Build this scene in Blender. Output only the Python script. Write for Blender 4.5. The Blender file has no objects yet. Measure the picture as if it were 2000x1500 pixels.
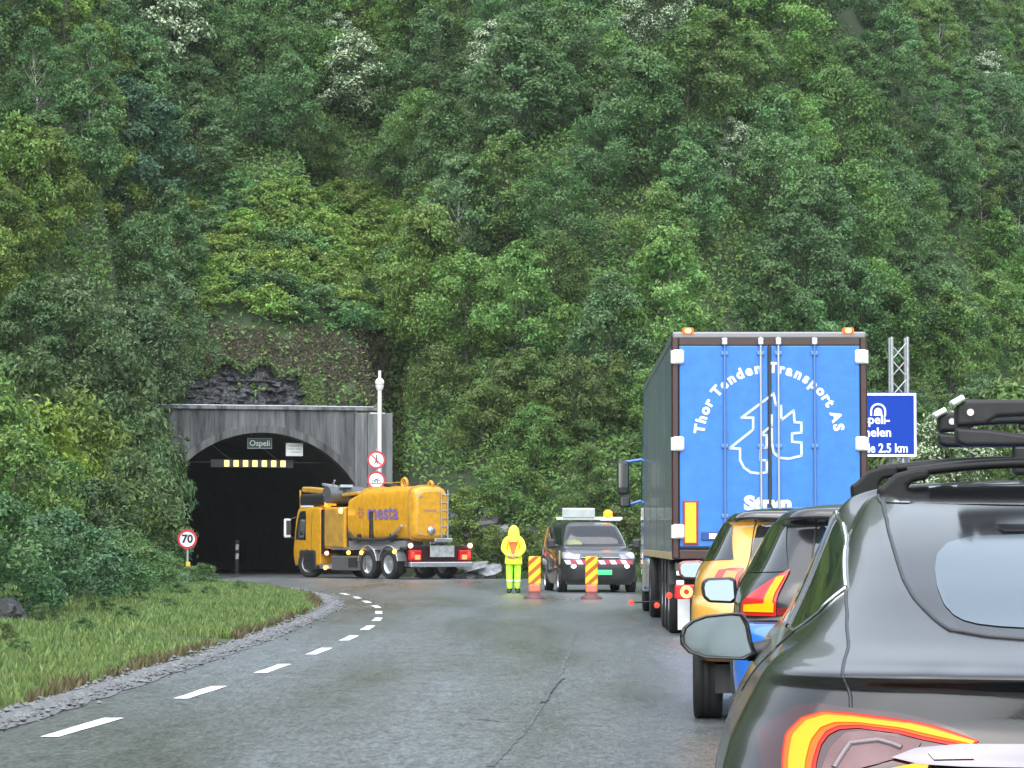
import bpy, bmesh, math, random
import numpy as np
from mathutils import Vector, Matrix, Euler
R = math.radians
scene = bpy.context.scene
C = scene.collection
random.seed(7); rng = np.random.default_rng(7)

# ------------------------------------------------------------------ camera, sky, sun, exposure
CAM_H, PITCH = 1.25, math.atan(308 / 6000)
cam_d = bpy.data.cameras.new('camera'); cam = bpy.data.objects.new('camera', cam_d); C.objects.link(cam)
cam_d.sensor_width = 36; cam_d.lens = 108; cam_d.clip_start = 0.1; cam_d.clip_end = 3000
cam.location = (0, 0, CAM_H); cam.rotation_euler = (math.pi / 2 + PITCH, 0, 0)
scene.camera = cam
world = bpy.data.worlds.new('World'); scene.world = world; world.use_nodes = True
wn, wl = world.node_tree.nodes, world.node_tree.links
wn.clear()
sky = wn.new('ShaderNodeTexSky'); sky.sky_type = 'NISHITA'; sky.sun_disc = False
sky.sun_elevation = R(58); sky.sun_rotation = R(200); sky.dust_density = 1.5; sky.air_density = 1.6; sky.ozone_density = 1.0
hs = wn.new('ShaderNodeHueSaturation'); hs.inputs['Saturation'].default_value = 0.45
bg = wn.new('ShaderNodeBackground'); bg.inputs['Strength'].default_value = 0.15
wo = wn.new('ShaderNodeOutputWorld')
wl.new(sky.outputs[0], hs.inputs['Color']); wl.new(hs.outputs[0], bg.inputs[0]); wl.new(bg.outputs[0], wo.inputs[0])
sun_d = bpy.data.lights.new('sun', 'SUN'); sun_d.energy = 1.4; sun_d.angle = R(110); sun_d.color = (1.0, 0.985, 0.96)
sun = bpy.data.objects.new('sun', sun_d); C.objects.link(sun)
_az, _el = R(200), R(58)
_d = Vector((math.sin(_az) * math.cos(_el), math.cos(_az) * math.cos(_el), math.sin(_el)))
sun.rotation_euler = (-_d).to_track_quat('-Z', 'Y').to_euler()
vs = scene.view_settings
vs.view_transform = 'Standard'; vs.look = 'None'; vs.gamma = 1; vs.exposure = 1.6; vs.use_curve_mapping = False
try:
    scene.cycles.max_bounces = 8; scene.cycles.transparent_max_bounces = 16
except Exception: pass

# ------------------------------------------------------------------ helpers
def at(px, py, Y):
    """the point at depth Y that photo pixel (px, py) looks at"""
    a, b = (px - 1000) / 6000, (750 - py) / 6000
    c, s = math.cos(PITCH), math.sin(PITCH)
    d = Vector((a, c - b * s, s + b * c))
    k = Y / d.y
    return Vector((d.x * k, Y, CAM_H + d.z * k))
def proj(p):
    c, s = math.cos(PITCH), math.sin(PITCH)
    y, z = p[1], p[2] - CAM_H
    f = y * c + z * s; u = -y * s + z * c
    return 1000 + 6000 * p[0] / f, 750 - 6000 * u / f
def tag(o, label=None, cat=None, group=None, kind=None):
    if label: o['label'] = label
    if cat: o['category'] = cat
    if group: o['group'] = group
    if kind: o['kind'] = kind
    return o
def thing(name, label, cat, loc=(0, 0, 0), rz=0, group=None):
    o = bpy.data.objects.new(name, None); C.objects.link(o)
    o.location = loc; o.rotation_euler = (0, 0, rz); o.empty_display_size = 0.3
    return tag(o, label, cat, group)
def node(name, parent, loc=(0, 0, 0), rot=(0, 0, 0)):
    o = bpy.data.objects.new(name, None); C.objects.link(o); o.parent = parent
    o.location = loc; o.rotation_euler = rot; o.empty_display_size = 0.1
    return o
def link(name, me, parent=None, loc=(0, 0, 0), rot=(0, 0, 0), scale=(1, 1, 1)):
    o = bpy.data.objects.new(name, me); C.objects.link(o); o.parent = parent
    o.location = loc; o.rotation_euler = rot; o.scale = scale
    return o
def copy_tree(o, parent=None):
    c = o.copy(); C.objects.link(c); c.parent = parent
    for ch in list(o.children): copy_tree(ch, c)
    return c
def mesh_np(name, verts, faces, mats, smooth=False, fmat=None):
    """verts (n,3) array, faces (m,k) array of one size"""
    me = bpy.data.meshes.new(name)
    verts = np.asarray(verts, np.float32); faces = np.asarray(faces, np.int32)
    m, k = faces.shape
    me.vertices.add(len(verts)); me.vertices.foreach_set('co', verts.ravel())
    me.loops.add(m * k); me.loops.foreach_set('vertex_index', faces.ravel())
    me.polygons.add(m); me.polygons.foreach_set('loop_start', np.arange(0, m * k, k, dtype=np.int32))
    try: me.polygons.foreach_set('loop_total', np.full(m, k, np.int32))
    except Exception: pass
    if fmat is not None: me.polygons.foreach_set('material_index', np.asarray(fmat, np.int32))
    me.polygons.foreach_set('use_smooth', np.full(m, smooth, bool))
    for mt in (mats if isinstance(mats, (list, tuple)) else [mats]): me.materials.append(mt)
    me.update(calc_edges=True); me.validate()
    return me

class MB:
    """collects shapes into one mesh"""
    def __init__(s): s.v, s.f, s.m, s.sm = [], [], [], []
    def add(s, vs, fs, mi=0, smooth=False, M=None):
        b = len(s.v)
        s.v += [tuple(M @ Vector(v)) if M else tuple(v) for v in vs]
        for f in fs: s.f.append([b + i for i in f]); s.m.append(mi); s.sm.append(smooth)
        return s
    def box(s, c, size, rot=None, mi=0, taper=(1, 1), shear=(0, 0)):
        x, y, z = size[0] / 2, size[1] / 2, size[2] / 2
        vs = []
        for dz in (-1, 1):
            kx, ky = (taper if dz > 0 else (1, 1)); sx, sy = (shear if dz > 0 else (0, 0))
            for dx, dy in ((-1, -1), (1, -1), (1, 1), (-1, 1)): vs.append((dx * x * kx + sx, dy * y * ky + sy, dz * z))
        M = Matrix.Translation(c)
        if rot: M = M @ Euler(rot).to_matrix().to_4x4()
        return s.add(vs, [(3, 2, 1, 0), (4, 5, 6, 7), (0, 1, 5, 4), (1, 2, 6, 5), (2, 3, 7, 6), (3, 0, 4, 7)], mi, False, M)
    def tube(s, p0, p1, r0, r1=None, n=10, mi=0, caps=True):
        p0, p1 = Vector(p0), Vector(p1); r1 = r0 if r1 is None else r1
        d = (p1 - p0)
        if d.length < 1e-6: return s
        q = d.to_track_quat('Z', 'Y'); vs = []
        for p, r in ((p0, r0), (p1, r1)):
            for i in range(n):
                a = 2 * math.pi * i / n
                vs.append(p + q @ Vector((r * math.cos(a), r * math.sin(a), 0)))
        s.add(vs, [(i, (i + 1) % n, n + (i + 1) % n, n + i) for i in range(n)], mi, True)
        if caps: s.add(vs[:n], [tuple(range(n - 1, -1, -1))], mi); s.add(vs[n:], [tuple(range(n))], mi)
        return s
    def path(s, pts, r, n=8, mi=0):
        for a, b in zip(pts[:-1], pts[1:]): s.tube(a, b, r if not callable(r) else r(a), None, n, mi)
        return s
    def lathe(s, prof, n=24, mi=0, M=None, smooth=True):
        """prof: (r, z) pairs, turned about z"""
        k = len(prof); vs = []
        for r, z in prof:
            for i in range(n):
                a = 2 * math.pi * i / n; vs.append((r * math.cos(a), r * math.sin(a), z))
        fs = [(j * n + i, j * n + (i + 1) % n, (j + 1) * n + (i + 1) % n, (j + 1) * n + i) for j in range(k - 1) for i in range(n)]
        return s.add(vs, fs, mi, smooth, M)
    def prism(s, poly, y0, y1, mi=0, M=None):
        """outline poly of (x, z), pushed from y0 to y1"""
        n = len(poly)
        vs = [(x, y0, z) for x, z in poly] + [(x, y1, z) for x, z in poly]
        fs = [tuple(range(n)), tuple(range(2 * n - 1, n - 1, -1))] + [((i + 1) % n, i, n + i, n + (i + 1) % n) for i in range(n)]
        return s.add(vs, fs, mi, False, M)
    def sphere(s, c, r, n=14, mi=0, sc=(1, 1, 1)):
        prof = [(max(1e-4, r * math.sin(math.pi * j / 8)), -r * math.cos(math.pi * j / 8)) for j in range(9)]
        return s.lathe(prof, n, mi, Matrix.Translation(c) @ Matrix.Diagonal((*sc, 1)))
    def mesh(s, name, mats):
        me = bpy.data.meshes.new(name); me.from_pydata(s.v, [], s.f)
        for i, p in enumerate(me.polygons): p.material_index = s.m[i]; p.use_smooth = s.sm[i]
        for mt in (mats if isinstance(mats, (list, tuple)) else [mats]): me.materials.append(mt)
        bm = bmesh.new(); bm.from_mesh(me); bmesh.ops.recalc_face_normals(bm, faces=bm.faces); bm.to_mesh(me); bm.free()
        return me
    def build(s, name, mats, parent=None, loc=(0, 0, 0), rot=(0, 0, 0), bevel=0, seg=2):
        o = link(name, s.mesh(name, mats), parent, loc, rot)
        if bevel:
            b = o.modifiers.new('bevel', 'BEVEL'); b.width = bevel; b.segments = seg; b.limit_method = 'ANGLE'
        return o
def bx(name, c, size, mat, parent, bevel=0.01, rot=None):
    return MB().box((0, 0, 0), size, rot).build(name, mat, parent, loc=c, bevel=bevel)

def text_geo(txt, size, bold=0.0):
    cu = bpy.data.curves.new('t', 'FONT'); cu.body = txt; cu.size = size; cu.resolution_u = 3; cu.offset = bold
    cu.align_x = 'CENTER'; cu.align_y = 'CENTER'
    o = bpy.data.objects.new('t', cu); C.objects.link(o)
    dg = bpy.context.evaluated_depsgraph_get(); ev = o.evaluated_get(dg); me = ev.to_mesh()
    vs = [tuple(v.co) for v in me.vertices]; fs = [tuple(p.vertices) for p in me.polygons]
    ev.to_mesh_clear(); bpy.data.objects.remove(o); bpy.data.curves.remove(cu)
    return vs, fs
def text_on(mb, txt, size, M, bold=0.0, mi=0, sx=1.0):
    vs, fs = text_geo(txt, size, bold)
    return mb.add([(v[0] * sx, v[1], v[2]) for v in vs], fs, mi, False, M)
def face_to(loc, x=(1, 0, 0), z=(0, 0, 1)):
    """matrix that stands a flat XY text up: its X along x, its Y along z"""
    X, Z = Vector(x).normalized(), Vector(z).normalized(); N = X.cross(Z)
    M = Matrix((X, Z, N)).transposed().to_4x4(); M.translation = Vector(loc)
    return M

# ------------------------------------------------------------------ materials
MATS = {}
def mat(name, col, rough=0.5, metal=0.0, coat=0.0, col2=None, nscale=4.0, ncon=(0.35, 0.65), bump=0.0, bscale=40.0, emit=None, estr=0.0,
        stretch=(1, 1, 1), rough2=None, spec=0.5, detail=4.0, alpha=None, coatr=0.05):
    if name in MATS: return MATS[name]
    m = bpy.data.materials.new(name); m.use_nodes = True; MATS[name] = m
    nt = m.node_tree; N, L = nt.nodes, nt.links; p = N['Principled BSDF']
    p.inputs['Base Color'].default_value = (*col, 1); p.inputs['Roughness'].default_value = rough
    p.inputs['Metallic'].default_value = metal; p.inputs['Coat Weight'].default_value = coat; p.inputs['Coat Roughness'].default_value = coatr
    p.inputs['Specular IOR Level'].default_value = spec
    estr *= .28
    if emit: p.inputs['Emission Color'].default_value = (*emit, 1); p.inputs['Emission Strength'].default_value = estr
    if col2 or bump or rough2 is not None:
        tc = N.new('ShaderNodeTexCoord'); mp = N.new('ShaderNodeMapping'); mp.inputs['Scale'].default_value = stretch
        L.new(tc.outputs['Object'], mp.inputs[0])
    if col2 or rough2 is not None:
        n = N.new('ShaderNodeTexNoise'); n.inputs['Scale'].default_value = nscale; n.inputs['Detail'].default_value = detail
        n.inputs['Roughness'].default_value = 0.62
        L.new(mp.outputs[0], n.inputs['Vector'])
        mr = N.new('ShaderNodeMapRange'); mr.inputs[1].default_value, mr.inputs[2].default_value = ncon
        L.new(n.outputs[0], mr.inputs[0])
        if col2:
            mx = N.new('ShaderNodeMix'); mx.data_type = 'RGBA'
            mx.inputs[6].default_value = (*col, 1); mx.inputs[7].default_value = (*col2, 1)
            L.new(mr.outputs[0], mx.inputs[0]); L.new(mx.outputs[2], p.inputs['Base Color'])
        if rough2 is not None:
            m2 = N.new('ShaderNodeMapRange'); m2.inputs[3].default_value = rough; m2.inputs[4].default_value = rough2
            L.new(mr.outputs[0], m2.inputs[0]); L.new(m2.outputs[0], p.inputs['Roughness'])
    if bump:
        n2 = N.new('ShaderNodeTexNoise'); n2.inputs['Scale'].default_value = bscale; n2.inputs['Detail'].default_value = 3
        L.new(mp.outputs[0], n2.inputs['Vector'])
        b = N.new('ShaderNodeBump'); b.inputs['Strength'].default_value = bump; b.inputs['Distance'].default_value = 0.02
        L.new(n2.outputs[0], b.inputs['Height']); L.new(b.outputs[0], p.inputs['Normal'])
    return m
def glow(name, col, s): return mat(name, tuple(c * .25 for c in col), 0.35, emit=col, estr=s, spec=.25)

def leaf_material(name, lo=0.55, hi=1.5, trans=0.22, rough=0.5, spec=0.35):
    """colour comes from each object's own colour, varied leaf by leaf and clump by clump"""
    m = bpy.data.materials.new(name); m.use_nodes = True; nt = m.node_tree; N, L = nt.nodes, nt.links
    p = N['Principled BSDF']; p.inputs['Roughness'].default_value = rough; p.inputs['Specular IOR Level'].default_value = spec
    oi = N.new('ShaderNodeObjectInfo'); ge = N.new('ShaderNodeNewGeometry')
    mr = N.new('ShaderNodeMapRange'); mr.inputs[3].default_value = lo; mr.inputs[4].default_value = hi
    L.new(ge.outputs['Random Per Island'], mr.inputs[0])
    tc = N.new('ShaderNodeTexCoord'); n = N.new('ShaderNodeTexNoise'); n.inputs['Scale'].default_value = 0.9; n.inputs['Detail'].default_value = 2
    L.new(tc.outputs['Object'], n.inputs['Vector'])
    hsv = N.new('ShaderNodeHueSaturation')
    h = N.new('ShaderNodeMapRange'); h.inputs[1].default_value, h.inputs[2].default_value = 0.3, 0.7; h.inputs[3].default_value, h.inputs[4].default_value = 0.475, 0.52
    L.new(n.outputs[0], h.inputs[0]); L.new(h.outputs[0], hsv.inputs['Hue'])
    L.new(mr.outputs[0], hsv.inputs['Value']); L.new(oi.outputs['Color'], hsv.inputs['Color'])
    L.new(hsv.outputs[0], p.inputs['Base Color'])
    t = N.new('ShaderNodeBsdfTranslucent'); L.new(hsv.outputs[0], t.inputs[0])
    mx = N.new('ShaderNodeMixShader'); mx.inputs[0].default_value = trans
    L.new(p.outputs[0], mx.inputs[1]); L.new(t.outputs[0], mx.inputs[2]); L.new(mx.outputs[0], N['Material Output'].inputs[0])
    return m

M_rubber = mat('tyre_rubber', (0.009, 0.009, 0.010), 0.75, col2=(0.016, 0.015, 0.014), nscale=12, bump=0.2)
M_black = mat('black_plastic', (0.015, 0.015, 0.017), 0.45, col2=(0.022, 0.022, 0.024), nscale=9)
M_darkmetal = mat('dark_chassis', (0.025, 0.025, 0.028), 0.5, 0.3, col2=(0.05, 0.045, 0.04), nscale=5)
M_steel = mat('galvanised_steel', (0.5, 0.52, 0.54), 0.35, 0.7, col2=(0.38, 0.4, 0.42), nscale=14)
M_alu = mat('brushed_aluminium', (0.62, 0.63, 0.65), 0.3, 0.8, col2=(0.5, 0.5, 0.52), nscale=20)
M_chrome = mat('chrome', (0.8, 0.81, 0.83), 0.08, 1.0)
M_white = mat('white_paint', (0.78, 0.79, 0.8), 0.4, col2=(0.68, 0.69, 0.7), nscale=6)
M_glass = mat('dark_glass', (0.012, 0.016, 0.016), 0.04, spec=0.8, coat=0.3)
M_mirror = mat('mirror_glass', (0.20, 0.23, 0.26), 0.04, 1.0)
M_redlamp = glow('red_lamp', (1.0, 0.05, 0.03), 3.0)
M_redlens = mat('red_lens', (0.40, 0.010, 0.012), 0.2, coat=.35, emit=(1, 0.02, 0.02), estr=0.22)
M_amber = glow('amber_lamp', (1.0, 0.42, 0.06), 7.0)
M_yellowcore = glow('lamp_core', (1.0, 0.5, 0.03), 4.5)
M_headlamp = glow('head_lamp', (1.0, 0.93, 0.88), 5.0)

def wheel(parent, loc, r=0.33, w=0.22, rimm=None, steer=0.0, side=-1):
    """wheel > tyre, rim; side -1 shows the rim to the left"""
    rimm = rimm or M_alu
    wn_ = node('wheel', parent, loc, (0, 0, steer))
    k = ('wheel', round(r, 3), round(w, 3), side, rimm.name)
    if k not in CACHE:
        Mx = Matrix.Rotation(math.pi / 2, 4, 'Y')
        t = MB(); h = w / 2
        t.lathe([(r * .62, -h * .9), (r * .8, -h), (r * .94, -h * .95), (r, -h * .72), (r, -h * .3), (r * .985, -h * .27), (r * .985, -h * .2), (r, -h * .17), (r, h * .17), (r * .985, h * .2), (r * .985, h * .27), (r, h * .3), (r, h * .72), (r * .94, h * .95), (r * .8, h), (r * .62, h * .9)], 28, 0, Mx)
        q = MB(); s = side
        q.lathe([(r * .63, s * h * .9), (r * .60, s * h * .55), (r * .3, s * h * .35), (r * .2, s * h * .6), (r * .05, s * h * .65), (.001, s * h * .65)], 24, 0, Mx)
        q.lathe([(r * .63, s * h * .9), (r * .63, -s * h * .9)], 24, 0, Mx)
        for i in range(8):
            a = 2 * math.pi * i / 8
            q.add([Mx @ Vector((r * .26 * math.cos(a) + dx, r * .26 * math.sin(a) + dy, s * h * .62)) for dx, dy in ((-.015, -.015), (.015, -.015), (.015, .015), (-.015, .015))], [(0, 1, 2, 3)])
        CACHE[k] = (t.mesh('tyre', M_rubber), q.mesh('rim', rimm))
    link('tyre', CACHE[k][0], wn_); link('rim', CACHE[k][1], wn_)
    return wn_
CACHE = {}
def clear_glass(name, tint=(.72, .78, .80), gl=.9):
    m = bpy.data.materials.new(name); m.use_nodes = True; N, L = m.node_tree.nodes, m.node_tree.links; N.clear()
    t = N.new('ShaderNodeBsdfTransparent'); t.inputs[0].default_value = (*tint, 1); g = N.new('ShaderNodeBsdfGlossy'); g.inputs['Roughness'].default_value = .05
    g.inputs[0].default_value = (gl, gl, gl, 1); f = N.new('ShaderNodeFresnel'); f.inputs[0].default_value = 1.9; x = N.new('ShaderNodeMixShader'); o = N.new('ShaderNodeOutputMaterial')
    L.new(f.outputs[0], x.inputs[0]); L.new(t.outputs[0], x.inputs[1]); L.new(g.outputs[0], x.inputs[2]); L.new(x.outputs[0], o.inputs[0]); return m
ORDS = ['leftmost', 'second from left', 'third from left', 'fourth from left', 'fifth from left', 'sixth from left', 'seventh from left', 'eighth from left', 'ninth from left', 'tenth from left', 'eleventh from left', 'twelfth from left', 'thirteenth from left', 'fourteenth from left', 'fifteenth from left', 'sixteenth from left', 'seventeenth from left', 'eighteenth from left', 'nineteenth from left', 'twentieth from left']
def tell_apart(objs):
    by = {}
    for o in objs: by.setdefault(o['label'], []).append(o)
    for lab, l in by.items():
        if len(l) < 2: continue
        l.sort(key=lambda o: proj(o.location)[0])
        for k, o in enumerate(l): o['label'] = (ORDS[k] + ', ' + lab) if k < len(ORDS) - 1 and k < len(l) - 1 else ('rightmost, ' + lab if k == len(l) - 1 else lab)

# ------------------------------------------------------------------ car bodies: a stack of plan outlines, smoothly joined
KEYS = ('z', 'yr', 'yf', 'wr', 'wm', 'wf', 'crx', 'cry', 'cfx', 'cfy', 'bow', 'dzr', 'dzf')
class Shell:
    def __init__(s, rows): s.a = np.array(rows, float); s.n = len(rows)
    def par(s, v):
        v = min(max(v, 0), s.n - 1 - 1e-6); i = int(v); f = v - i; a = s.a
        p1, p2 = a[i], a[i + 1]
        d = lambda j: np.zeros_like(p1) if j <= 0 or j >= s.n - 1 else np.where((a[j] - a[j - 1]) * (a[j + 1] - a[j]) > 0, 2 * (a[j] - a[j - 1]) * (a[j + 1] - a[j]) / np.where(np.abs(a[j + 1] - a[j - 1]) < 1e-9, 1, a[j + 1] - a[j - 1]), 0)
        m1 = d(i) if 0 < i else p2 - p1
        m2 = d(i + 1) if i + 1 < s.n - 1 else p2 - p1
        h = f * f * (3 - 2 * f)
        return (2 * f**3 - 3 * f**2 + 1) * p1 + (f**3 - 2 * f**2 + f) * m1 + h * p2 + (f**3 - f**2) * m2
    def P(s, t, v):
        """t from 0 (rear centre) by the left side to 1 (front centre); negative t is the right side"""
        z, yr, yf, wr, wm, wf, crx, cry, cfx, cfy, bow, dzr, dzf = s.par(v)
        sg = -1 if t >= 0 else 1; t = abs(t)
        if t <= .25:
            k = t / .25; x = (wr - crx) * k; y = yr + bow * k * k
        elif t <= .45:
            a = (t - .25) / .2 * math.pi / 2
            x = wr - crx + crx * math.sin(a); y = yr + bow + cry * (1 - math.cos(a))
        elif t <= .85:
            k = (t - .45) / .4; y0, y1 = yr + bow + cry, yf - cfy; y = y0 + (y1 - y0) * k
            x = wr + (wm - wr) * 4 * k * (1 - k) + (wf - wr) * k * k if k < .5 else wf + (wm - wf) * 4 * k * (1 - k) + (wr - wf) * (1 - k) ** 2
            x = (1 - k) * (1 - k) * wr + 2 * k * (1 - k) * (2 * wm - .5 * wr - .5 * wf) + k * k * wf
        elif t <= .95:
            a = (t - .85) / .1 * math.pi / 2
            x = wf - cfx + cfx * math.cos(a); y = yf - cfy + cfy * math.sin(a)
        else:
            k = (1 - t) / .05; x = (wf - cfx) * k; y = yf
        L = max(.01, yf - yr); q = (y - yr) / L
        return np.array((sg * x, y, z + dzr * (1 - q) ** 2 + dzf * q ** 2))
    def N(s, t, v):
        e = 1e-3; sg = 1 if t >= 0 else -1
        a = s.P(t + e, v) - s.P(t - e if abs(t) > e else t, v); b = s.P(t, min(v + e * 4, s.n - 1.001)) - s.P(t, max(v - e * 4, 0))
        n = np.cross(b, a); L = np.linalg.norm(n)
        return n / L if L > 0 else np.array((0, 0, 1.))
    def body(s, mats, name, parent, nv=None, v0=0, v1=None, fm=None, hole=None):
        ts = np.concatenate([np.linspace(0, .25, 12)[:-1], np.linspace(.25, .45, 14)[:-1], np.linspace(.45, .85, 36)[:-1], np.linspace(.85, .95, 9)[:-1], np.linspace(.95, 1, 6)])
        ts = np.concatenate([ts, -ts[::-1][1:-1]])
        v1 = s.n - 1 if v1 is None else v1
        vv = np.linspace(v0, v1, nv or int((v1 - v0) * 6) + 1)
        V = np.array([[s.P(t, v) for t in ts] for v in vv]); n = len(ts); k = len(vv)
        F = [(j * n + i, j * n + (i + 1) % n, (j + 1) * n + (i + 1) % n, (j + 1) * n + i) for j in range(k - 1) for i in range(n) if not (hole and hole(ts[i], vv[j]))]
        fmi = [fm(ts[i], vv[j]) if fm else 0 for j in range(k - 1) for i in range(n) if not (hole and hole(ts[i], vv[j]))]
        mb = MB(); mb.add([tuple(p) for p in V.reshape(-1, 3)], F, 0, True)
        mb.m = fmi
        mb.add([tuple(p) for p in V[-1]], [tuple(range(n))], fmi[-1] if fm else 0, True)
        mb.add([tuple(p) for p in V[0]], [tuple(range(n))[::-1]], 0, False)
        me = mb.mesh(name, mats)
        bm = bmesh.new(); bm.from_mesh(me); bmesh.ops.remove_doubles(bm, verts=bm.verts, dist=1e-4)
        bmesh.ops.recalc_face_normals(bm, faces=bm.faces); bm.to_mesh(me); bm.free()
        return link(name, me, parent)
    def patch(s, A, B, name, m, parent, off=.004, nu=16, nw=16, sgn=1, thick=0.0):
        """a skin on the body between two polylines A and B of (t, v), raised by off"""
        def along(pl, k):
            k *= len(pl) - 1; i = min(int(k), len(pl) - 2); f = k - i
            return (pl[i][0] * (1 - f) + pl[i + 1][0] * f, pl[i][1] * (1 - f) + pl[i + 1][1] * f)
        V = []
        for i in range(nu + 1):
            a, b = along(A, i / nu), along(B, i / nu)
            for j in range(nw + 1):
                f = j / nw; t, v = a[0] * (1 - f) + b[0] * f, a[1] * (1 - f) + b[1] * f
                n = s.N(t, v); p = s.P(t, v)
                if n @ (p - np.array((0, p[1] * .6 + 1.0, .7))) < 0: n = -n
                p = p + n * off; V.append((p[0] * sgn, p[1], p[2]))
        k = nw + 1
        F = [(i * k + j, i * k + j + 1, (i + 1) * k + j + 1, (i + 1) * k + j) for i in range(nu) for j in range(nw)]
        mb = MB(); mb.add(V, F, 0, True)
        o = link(name, mb.mesh(name, m), parent)
        if thick:
            so = o.modifiers.new('solid', 'SOLIDIFY'); so.thickness = thick; so.offset = 0
        return o
    def line(s, pts, w, name, m, parent, off=.006, n=40, sgn=1, closed=False):
        """a thin round bead along a (t, v) polyline"""
        pl = list(pts) + ([pts[0]] if closed else [])
        P = []
        for q in range(n + 1):
            k = q / n * (len(pl) - 1); i = min(int(k), len(pl) - 2); f = k - i
            t, v = pl[i][0] * (1 - f) + pl[i + 1][0] * f, pl[i][1] * (1 - f) + pl[i + 1][1] * f
            nn = s.N(t, v); p = s.P(t, v)
            if nn @ (p - np.array((0, p[1] * .6 + 1.0, .7))) < 0: nn = -nn
            p = p + nn * (off - w * .5); P.append(Vector((p[0] * sgn, p[1], p[2])))
        mb = MB()
        mb.path(P, w, 6)
        return mb.build(name, m, parent)

# ------------------------------------------------------------------ lie of the land
EY = np.array([-80, 12, 20.7, 26.6, 38, 51, 57, 61.5, 70, 81.5, 92, 100, 108, 113, 400]); EX = np.array([-4.2, -3.7, -3.45, -3.33, -3.17, -3.2, -3.3, -3.5, -4.2, -6.0, -8.0, -9.7, -11.9, -13.3, -13.3])
def edge(y): return np.interp(y, EY, EX)
RY = np.array([-80, 40, 70, 88, 97, 101.5, 104, 108, 113]); RX = np.array([7.5, 7.5, 7.2, 6.0, 4.0, 2.0, -1.5, -3.9, -4.7])
def redge(y): return np.interp(y, RY, RX)
FX = np.array([-400, -60, -30, -22, -19, -17.5, -15.5, -14.5, -12.5, -4.4, -3.9, -1, 2, 6, 10, 16, 24, 40, 80, 400]); FY = np.array([75, 85, 91, 95, 97, 98.5, 102, 106, 115.8, 116.3, 110.5, 106.5, 105, 106, 110, 119, 134, 165, 230, 380])
def vnoise(x, y, s, seed=0):
    """smooth value noise on numpy arrays"""
    x = np.asarray(x, float) / s + 37.3 + seed * 11.7; y = np.asarray(y, float) / s + 91.1 + seed * 5.3
    xi, yi = np.floor(x), np.floor(y); fx, fy = x - xi, y - yi
    fx, fy = fx * fx * (3 - 2 * fx), fy * fy * (3 - 2 * fy)
    h = lambda a, b: np.modf(np.abs(np.sin(a * 127.1 + b * 311.7) * 43758.5453))[0]
    return (h(xi, yi) * (1 - fx) + h(xi + 1, yi) * fx) * (1 - fy) + (h(xi, yi + 1) * (1 - fx) + h(xi + 1, yi + 1) * fx) * fy
PORTAL = Vector((-9.25, 114.0, 0)); PROT = R(16)
def plocal(x, y):
    dx, dy = x - PORTAL.x, y - PORTAL.y
    return dx * math.cos(PROT) + dy * math.sin(PROT), -dx * math.sin(PROT) + dy * math.cos(PROT)
def height(x, y):
    x, y = np.asarray(x, float), np.asarray(y, float)
    d = y - np.interp(x, FX, FY)
    wob = 1.6 * (vnoise(x, y, 9) - .5) + .7 * (vnoise(x, y, 3.5, 3) - .5)
    dd = np.maximum(d + wob, 0)
    hill = np.where(dd < 3, 1.15 * dd, 3.45 + .74 * (dd - 3))
    hill = np.where(hill > 70, 70 + (hill - 70) * .15, hill)
    l = edge(y) - x
    bank = np.where(l > 0, .05 * np.minimum(l, 4) + .36 * np.maximum(l - 4.2, 0), 0)
    bank = np.minimum(bank, 9) + .55 * np.clip(l - 9, 0, 60) * np.clip((98 - y) / 12, 0, 1) + np.where(l > 1, .25 * (vnoise(x, y, 4, 5) - .4), 0)
    r = x - np.maximum(redge(np.clip(y, -80, 113)), -3)
    rb = np.where((r > 0) & (y < 112), .06 * np.minimum(r, 6) + .25 * np.maximum(r - 7, 0), 0)
    lx, ly = plocal(x, y)
    base = np.maximum(np.maximum(bank, rb), 0)
    h = np.maximum(base, np.where(d + wob > 0, hill, 0))
    over = (np.abs(lx) < 5.0) & (ly > 0.3)
    h = np.where(over, 6.25 + .74 * np.maximum(ly - 1.5, 0) + .5 * (vnoise(x, y, 3, 8) - .5), h)
    front = (np.abs(lx) < 4.9) & (ly <= 0.3) & (ly > -8)
    h = np.where(front, 0, h)
    return h - 0.03
def hz(x, y): return float(height(np.array([x]), np.array([y]))[0])

def axis(fine, lo, hi, step, far):
    a = list(np.arange(lo, hi + 1e-6, step)); s, q = step, lo
    left, right = [], []
    while q > -far: s *= 1.35; q -= s; left.append(q)
    s, q = step, hi
    while q < far: s *= 1.35; q += s; right.append(q)
    return np.array(left[::-1] + a + right)
gx = axis(0, -30, 46, .8, 170); gy = axis(0, 14, 175, .8, 230)
X, Y = np.meshgrid(gx, gy); Z = height(X, Y)
nx, ny = len(gx), len(gy)
fi = np.array([(j * nx + i, j * nx + i + 1, (j + 1) * nx + i + 1, (j + 1) * nx + i) for j in range(ny - 1) for i in range(nx - 1)])
V = np.stack([X.ravel(), Y.ravel(), Z.ravel()], 1)
c = V[fi].mean(1); lx, ly = plocal(c[:, 0], c[:, 1]); zmin = V[fi][:, :, 2].min(1)
hole = (np.abs(lx) < 4.75) & (ly > -1.6) & (ly < 3.5) & (zmin < 6.0)
fi = fi[~hole]
M_soil = mat('forest_soil', (0.022, 0.042, 0.013), 0.9, col2=(0.034, 0.050, 0.020), nscale=.5, bump=.6, bscale=6, detail=8)
ground = link('ground', mesh_np('ground', V, fi, M_soil, True)); tag(ground, kind='structure')

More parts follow.
